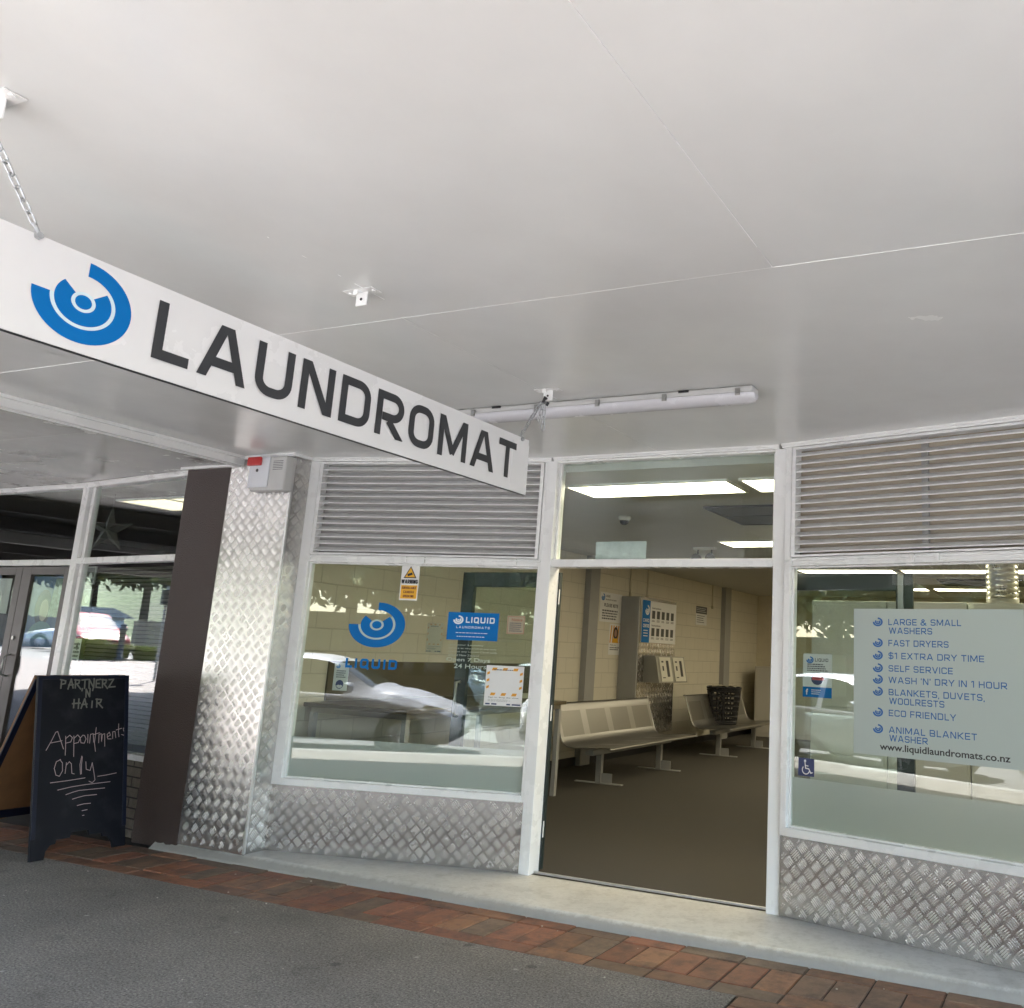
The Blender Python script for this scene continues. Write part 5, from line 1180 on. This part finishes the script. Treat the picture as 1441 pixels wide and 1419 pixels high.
def car(label, paint, tab, M, group='cars in the street'):
    root = thing('parked_car', label, 'car', M, group)
    L = tab[-1][0]; ns = 70; wx = (0.82, L-0.88); rw = 0.315
    gl = (1.42, L-0.32); rings = []; xsn = [L*i/ns for i in range(ns+1)]
    for x in xsn:
        w_, zb, zB, zr, wr = catmull(tab, x); zr = max(zr, zB+0.03)
        dz = zr-zB
        r_ = [(0, zb), (w_*0.86, zb), (w_*0.97, zb+0.10), (w_, zb+0.30*(zB-zb)), (w_*1.005, zb+0.62*(zB-zb)), (w_*0.97, zB-0.03), (w_*0.94, zB), (wr+(w_*0.94-wr)*0.45, zB+dz*0.5), (wr+0.02, zr-0.05*min(1, dz/0.2)), (wr*0.90, zr-0.012), (wr*0.45, zr+0.012), (0, zr+0.018)]
        rings.append(r_)
    nr = len(rings[0]); body = MB(); win = MB(); bf = []; wf = []
    verts = [(x, y*s_, z) for s_ in (1, -1) for x, r_ in zip(xsn, rings) for y, z in r_]
    off = (ns+1)*nr
    for s_ in (0, 1):
        for i in range(ns):
            xm = (xsn[i]+xsn[i+1])/2; cab = rings[i][8][1]-rings[i][6][1] > 0.10
            for j in range(nr-1):
                q = (s_*off+i*nr+j, s_*off+(i+1)*nr+j, s_*off+(i+1)*nr+j+1, s_*off+i*nr+j+1)
                if s_ == 0: q = q[::-1]
                if cab and j in (6, 7) and gl[0]+0.30 < xm < gl[1]-0.15 and abs(xm-L*0.60) > 0.05: wf.append(q)
                elif j in (8, 9, 10) and 1.32 < xm < 1.95: wf.append(q)
                elif j in (8, 9, 10) and L-0.55 < xm < L-0.16: wf.append(q)
                else: bf.append(q)
    body.grid(verts, bf, 0, True); win.grid(verts, wf, 0, True)
    for x in (0, L):
        i = 0 if x == 0 else ns
        rr = rings[i]; body.face([(x, y, z) for y, z in rr]+[(x, -y, z) for y, z in rr[::-1]], 0)
    body.build('body', paint, root, weld=True); win.build('window', carglass, root, weld=True)
    for x in wx:
        for s_ in (1, -1):
            wy = 0.86*s_; Mw = Matrix.Translation((x, s_*0.70, rw)) @ Matrix.Rotation(R(-90)*s_, 4, 'X')
            q = MB(); q.lathe([(0.20, 0.0), (0.31, 0.0), (0.315, 0.03), (0.315, 0.16), (0.30, 0.185), (0.22, 0.185), (0.205, 0.17)], 28, 0, Mw); tw = q.build('wheel', tyre_m, root)
            q = MB(); q.lathe([(0.205, 0.17), (0.195, 0.15), (0.19, 0.10)], 28, 0, Mw); q.lathe([(0.0, 0.185), (0.045, 0.185), (0.05, 0.16)], 12, 0, Mw)
            for k in range(7):
                a = 2*PI*k/7; q.tube([Mw @ Vector((0.04*math.cos(a), 0.04*math.sin(a), 0.172)), Mw @ Vector((0.195*math.cos(a+0.05), 0.195*math.sin(a+0.05), 0.160))], [0.022, 0.016], 6)
            q.build('rim', rim_m, tw)
            q = MB(); q.lathe([(0.0, 0.02), (0.36, 0.02), (0.375, 0.10), (0.375, 0.158), (0.335, 0.162), (0.33, 0.10)], 28, 0, Mw); q.build('wheel_arch', black, root)
    for s_ in (1, -1):
        w0 = catmull(tab, 0.30)
        q = MB(); q.grid([(0.06, s_*0.50, 0.60), (0.14, s_*0.66, 0.61), (0.34, s_*0.80, 0.66), (0.52, s_*0.845, 0.74), (0.46, s_*0.80, 0.79), (0.24, s_*0.68, 0.74), (0.09, s_*0.52, 0.67), (0.02, s_*0.52, 0.63)], [(0, 1, 2, 3, 4, 5, 6, 7) if s_ < 0 else (7, 6, 5, 4, 3, 2, 1, 0)])
        q.build('headlight', lamp_glass, root)
        q = MB(); q.lathe([(0.0, 0), (0.075, 0), (0.09, 0.02), (0.07, 0.05), (0, 0.055)], 18, 0, Matrix.Translation((L-0.20, s_*0.735, 0.82)) @ Matrix.Rotation(R(90), 4, 'Y') @ Matrix.Rotation(R(25)*-s_, 4, 'X')); q.build('tail_light', tail_m, root)
        q = MB(); q.tube([(1.66, s_*0.80, 0.96), (1.64, s_*0.90, 1.0), (1.66, s_*1.03, 1.0)], [0.03, 0.085, 0.07], 10); q.build('mirror', paint, root)
        q = MB()
        for xx in (L*0.47, L*0.70): q.box(xx, xx+0.18, s_*0.868-0.008, s_*0.868+0.008, 0.80, 0.82)
        q.build('door_handle', paint, root)
    q = MB(); q.box(-0.012, 0.05, -0.42, 0.42, 0.30, 0.40); q.build('air_intake', black, root); q = MB(); q.box(0.0, 0.04, -0.30, 0.30, 0.545, 0.60); q.build('grille', black, root)
    q = MB(); q.box(-0.022, -0.012, -0.19, 0.19, 0.42, 0.52); q.box(L-0.004, L+0.012, -0.19, 0.19, 0.60, 0.71); q.build('number_plate', paper, root)
    return root
silver = mat('silver car paint', (0.42, 0.43, 0.46), 0.36, metal=0.2, coat=0.1); white_p = mat('white car paint', (0.70, 0.71, 0.72), 0.2, coat=0.8); red_p = mat('red car paint', (0.13, 0.006, 0.010), 0.45, coat=0.1, spec=0.25)
def car_at(x, y, heading): return at(x, y, -0.2+gh(x), heading)     # nose at x,y; heading = direction the tail lies
car('silver hatchback parked at the kerb, mirrored in the left window', silver, HATCH, car_at(-5.62, -2.95, R(180)))
car('white hatchback parked ahead of the silver one, mirrored in the right window', white_p, HATCH, car_at(-0.45, -2.9, R(180)))
car('white hatchback in the far lane, mirrored in the right window', white_p, HATCH, car_at(-14.0, -9.3, R(180)))
car('red hatchback facing the salon, mirrored in the salon window', red_p, HATCH, at(-31.2, -2.7, 0.6, R(183)))
car('silver sedan crossing the side street, mirrored in the salon door', silver, SEDAN, at(-44.3, -13.2, 0.6, R(-42.5)))

# grass tussocks, bollards, pole
def tussock(x, y, z, r, h, label, n=900, seed=1):
    r_ = random.Random(seed); mb = MB()
    for i in range(n):
        a = r_.uniform(0, 2*PI); d = r*0.45*math.sqrt(r_.random()); ln = h*r_.uniform(0.6, 1.1); sp = r*r_.uniform(0.3, 1.0); p0 = Vector((d*math.cos(a), d*math.sin(a), 0)); p1 = p0+Vector((sp*0.5*math.cos(a), sp*0.5*math.sin(a), ln*0.8)); p2 = p0+Vector((sp*math.cos(a), sp*math.sin(a), ln*0.8)); t = Vector((-math.sin(a), math.cos(a), 0))*0.012
        mb.face([p0-t, p0+t, p1+t*0.8, p1-t*0.8]); mb.face([p1-t*0.8, p1+t*0.8, p2])
    return tag(mb.build('tussock', mat('grass blades', (0.20, 0.23, 0.05), 0.6, var=0.4, vscale=3), None, at(x, y, z)), label, 'plant', 'grass tussocks by the crossing')
tussock(-28.4, -1.25, 0.58, 0.75, 0.8, 'wide grass tussock mirrored at the left of the salon window', 1300, 1)
tussock(-28.4, -2.0, 0.58, 0.55, 0.65, 'low grass tussock between the bollard and the wide tussock', 900, 2)
tussock(-28.4, -2.85, 0.58, 0.5, 0.62, 'round grass tussock mirrored beside the brown pillar', 900, 3)
bol_m = mat('dark bollard', (0.02, 0.022, 0.025), 0.5)
for y, lb in ((-1.95, 'dark bollard in front of the red car'), (-3.05, 'dark bollard beside the metal pole')):
    mb = MB(); mb.lathe([(0.12, 0), (0.12, 0.08), (0.085, 0.1), (0.075, 0.82), (0.10, 0.84), (0.10, 0.90), (0.06, 0.92), (0.085, 1.0), (0.0, 1.06)], 16); tag(mb.build('bollard', bol_m, None, at(-27.8, y, gh(-27.8)-0.06)), lb, 'bollard', 'bollards by the crossing')
pl = thing('sign_pole', 'thin grey street pole with a small dark box mirrored in the salon window', 'pole', at(-22, -0.72, gh(-22)-0.05))
mb = MB(); mb.cyl((0, 0, 0), (0, 0, 2.2), 0.03, 10); mb.build('post', midgrey, pl)
mb = MB(); mb.box(-0.08, 0.08, -0.1, 0.1, 1.75, 2.1); mb.build('box', black, pl)

# buildings, fence and trees across the road
fw_m = mat('weathered fence timber', (0.20, 0.16, 0.12), 0.8, var=0.3, vscale=4)
fn = thing('fence', 'tall weathered paling fence beyond the side street', 'fence', at(-50, -18.5, 0.6))
mb = MB()
for i in range(118): mb.box(-0.012, 0.012, -9.4+i*0.15, -9.4+i*0.15+0.13, 0, 1.5+0.04*math.sin(i*1.7))
mb.build('palings', fw_m, fn)
mb = MB(); mb.box(0.012, 0.05, -9, 7.5, 0.3, 0.38); mb.box(0.012, 0.05, -9, 7.5, 1.15, 1.23); mb.build('rail', fw_m, fn)
hs_ = thing('house', 'low white house with a grey iron roof beyond the fence', 'house', at(-53, -6.5, 0.6))
mb = MB(); mb.box(-4, 0, -4.3, 4.5, 0, 1.62); mb.build('wall', mat('pale blue weatherboard', (0.50, 0.56, 0.62), 0.6), hs_)
mb = MB(); mb.prism([(-4.7, 1.60), (5.0, 1.60), (4.0, 2.1), (-3.6, 2.1)], -4.3, 0.35, axis='x'); mb.build('roof', mat('grey iron roof', (0.30, 0.30, 0.30), 0.5), hs_)
q = MB(); q.box(0.0, 0.03, 0.2, 1.4, 0.6, 1.2); q.build('window', carglass, hs_)
# row of shops across the road
bb = thing('building', 'long low brick building across the road behind the trees', 'building', at(0, -18, -0.1))
mb = MB(); mb.box(-24, 14, -6, 0, 0, 2.3); mb.build('wall', mat('dull brick', (0.16, 0.11, 0.085), 0.8, var=0.2), bb)
mb = MB(); mb.box(-24.3, 14.3, -6.3, 0.5, 2.3, 2.5); mb.build('roof', dkgrey, bb)
for i in range(9):
    q = MB(); x = -22.5+i*4; q.box(x, x+2.4, 0.0, 0.03, 0.6, 1.9); q.build('window', carglass, bb)
# trees
leaf_m = mat('leaves', (0.055, 0.085, 0.025), 0.55, var=0.55, vscale=1.2); leaf_y = mat('yellowish leaves', (0.15, 0.16, 0.03), 0.55, var=0.5, vscale=1.2); bark_m = mat('bark', (0.09, 0.07, 0.05), 0.9, var=0.3)
def tree_mesh(seed, H_, R_, z0, n=13000, sz=0.24):
    r_ = random.Random(seed); trunk = MB(); cr = MB()
    trunk.tube([(0, 0, -0.1), (0.05, 0.02, z0*0.5), (0.0, 0.05, z0), (0.1, 0, z0+(H_-z0)*0.55)], [0.22, 0.17, 0.14, 0.06], 9)
    cl = []
    for i in range(9):
        a = 2*PI*i/9+r_.uniform(-0.3, 0.3); e = Vector((R_*0.75*math.cos(a), R_*0.75*math.sin(a), z0+(H_-z0)*r_.uniform(0.15, 0.75))); trunk.tube([(0, 0.03, z0*r_.uniform(0.85, 1.1)), e*0.5+Vector((0, 0, z0*0.5+0.2)), e], [0.08, 0.05, 0.02], 6)
    for i in range(95):
        a = r_.uniform(0, 2*PI); rr = R_*math.sqrt(r_.random()); t = r_.random(); t = t**1.5; z = z0+(H_-z0)*(0.07+0.93*t); k = math.sqrt(max(0.05, 1-(max(0, t-0.35)/0.68)**2)); cl.append((Vector((rr*k*math.cos(a), rr*k*math.sin(a), z)), R_*r_.uniform(0.16, 0.30)))
    for i in range(n):
        c, q = cl[r_.randrange(len(cl))]; d = Vector((r_.gauss(0, 1), r_.gauss(0, 1), r_.gauss(0, 0.8))).normalized()*q*r_.random()**0.4; p = c+d
        a = Vector((r_.gauss(0, 1), r_.gauss(0, 1), r_.gauss(0, 1))).normalized(); b = a.orthogonal().normalized(); s_ = sz*r_.uniform(0.6, 1.3); c2 = a.cross(b)
        cr.face([p-b*s_*0.9, p-c2*s_*0.45, p+b*s_*0.9, p+c2*s_*0.45], 0 if r_.random() < 0.8 else 1)
    return trunk, cr
def tree(x, y, z, M_rot, label, proto):
    t = thing('tree', label, 'tree', at(x, y, z, M_rot), 'trees across the road')
    if x < -50: t.scale = (1.25, 1.25, 1.5)
    for k, (nm, src) in enumerate(proto):
        o = src.copy() if src.parent else src
        if src.parent: COL.objects.link(o)
        o.parent = t
    return t
protos = []
for sd__, H_, R_, z0 in ((1, 6.2, 4.3, 3.0), (2, 7.1, 4.6, 3.2)):
    tr__, cr__ = tree_mesh(sd__, H_, R_, z0)
    protos.append((('trunk', tr__.build('trunk', bark_m)), ('crown', cr__.build('crown', [leaf_m, leaf_y]))))
tl = [(-4.5, -13.5, 0, 'broad street tree opposite the laundromat doorway'), (-11.0, -13.8, 1, 'taller street tree opposite the salon'), (-17.5, -14.0, 0, 'street tree opposite the far end of the salon'), (2.5, -13.6, 1, 'street tree opposite the right window'), (9, -14, 0, 'street tree furthest right across the road'), (-8, -21, 0, 'tree standing behind the long brick building, opposite the pillar'), (-1, -21.5, 1, 'tree behind the long brick building, opposite the doorway'),
      (-25, -15.5, 1, 'street tree by the corner of the brick building'), (-33, -21, 0, 'tree beyond the brick building on the road side'), (-59, -7.5, 1, 'big dark tree rising behind the white house'), (-55, -12.5, 0, 'rounded tree behind the paling fence'), (-56, -18, 1, 'tree behind the far end of the paling fence'), (-57, -25, 1, 'tree past the end of the paling fence'), (-57, 1, 0, 'tree on the shop side behind the white house'),
      (-68, -14, 1, 'far tree seen over the roof of the white house'), (-66, -21, 0, 'far tree seen over the middle of the paling fence'), (-64, -29, 1, 'far tree beyond the last palings')]
for i, (x, y, k, lb) in enumerate(tl):
    tree(x, y, -0.15+gh(x), i*1.3, lb, protos[k])
# wooded hill that closes the view
mb = MB(); nh = 60; v = []; f = []
for i in range(nh+1):
    a = PI*0.52+PI*0.70*i/nh
    for j, (rr, hh) in enumerate(((75, -0.5), (90, 13), (120, 24), (200, 38), (320, 30))):
        v.append((rr*math.cos(a), rr*math.sin(a), -0.3+hh*(0.65+0.25*math.sin(i*0.6+j)+0.10*math.sin(i*1.7)) if j else -0.6))
for i in range(nh):
    for j in range(4): f.append((i*5+j, i*5+j+1, (i+1)*5+j+1, (i+1)*5+j))
mb.grid(v, f, 0, True); struct(mb.build('hill', mat('wooded hill', (0.05, 0.075, 0.03), 0.9, var=0.5, vscale=0.15, bump=0.8, bscale=0.5)))
# bits of grit on the pavement
mb = MB(); r_ = random.Random(9)
for i in range(70):
    x, y = r_.uniform(-6.2, -0.6), r_.uniform(2.2, 4.9); s_ = r_.uniform(0.002, 0.006)
    mb.lathe([(0, 0), (s_, s_*0.3), (s_*0.8, s_*0.9), (0, s_*1.1)], 6, 0, at(x, y, GZ+0.001, r_.uniform(0, 6)))
o = mb.build('litter', mat('pale grit', (0.45, 0.42, 0.36), 0.8)); o['kind'] = 'stuff'
bpy.context.view_layer.update()
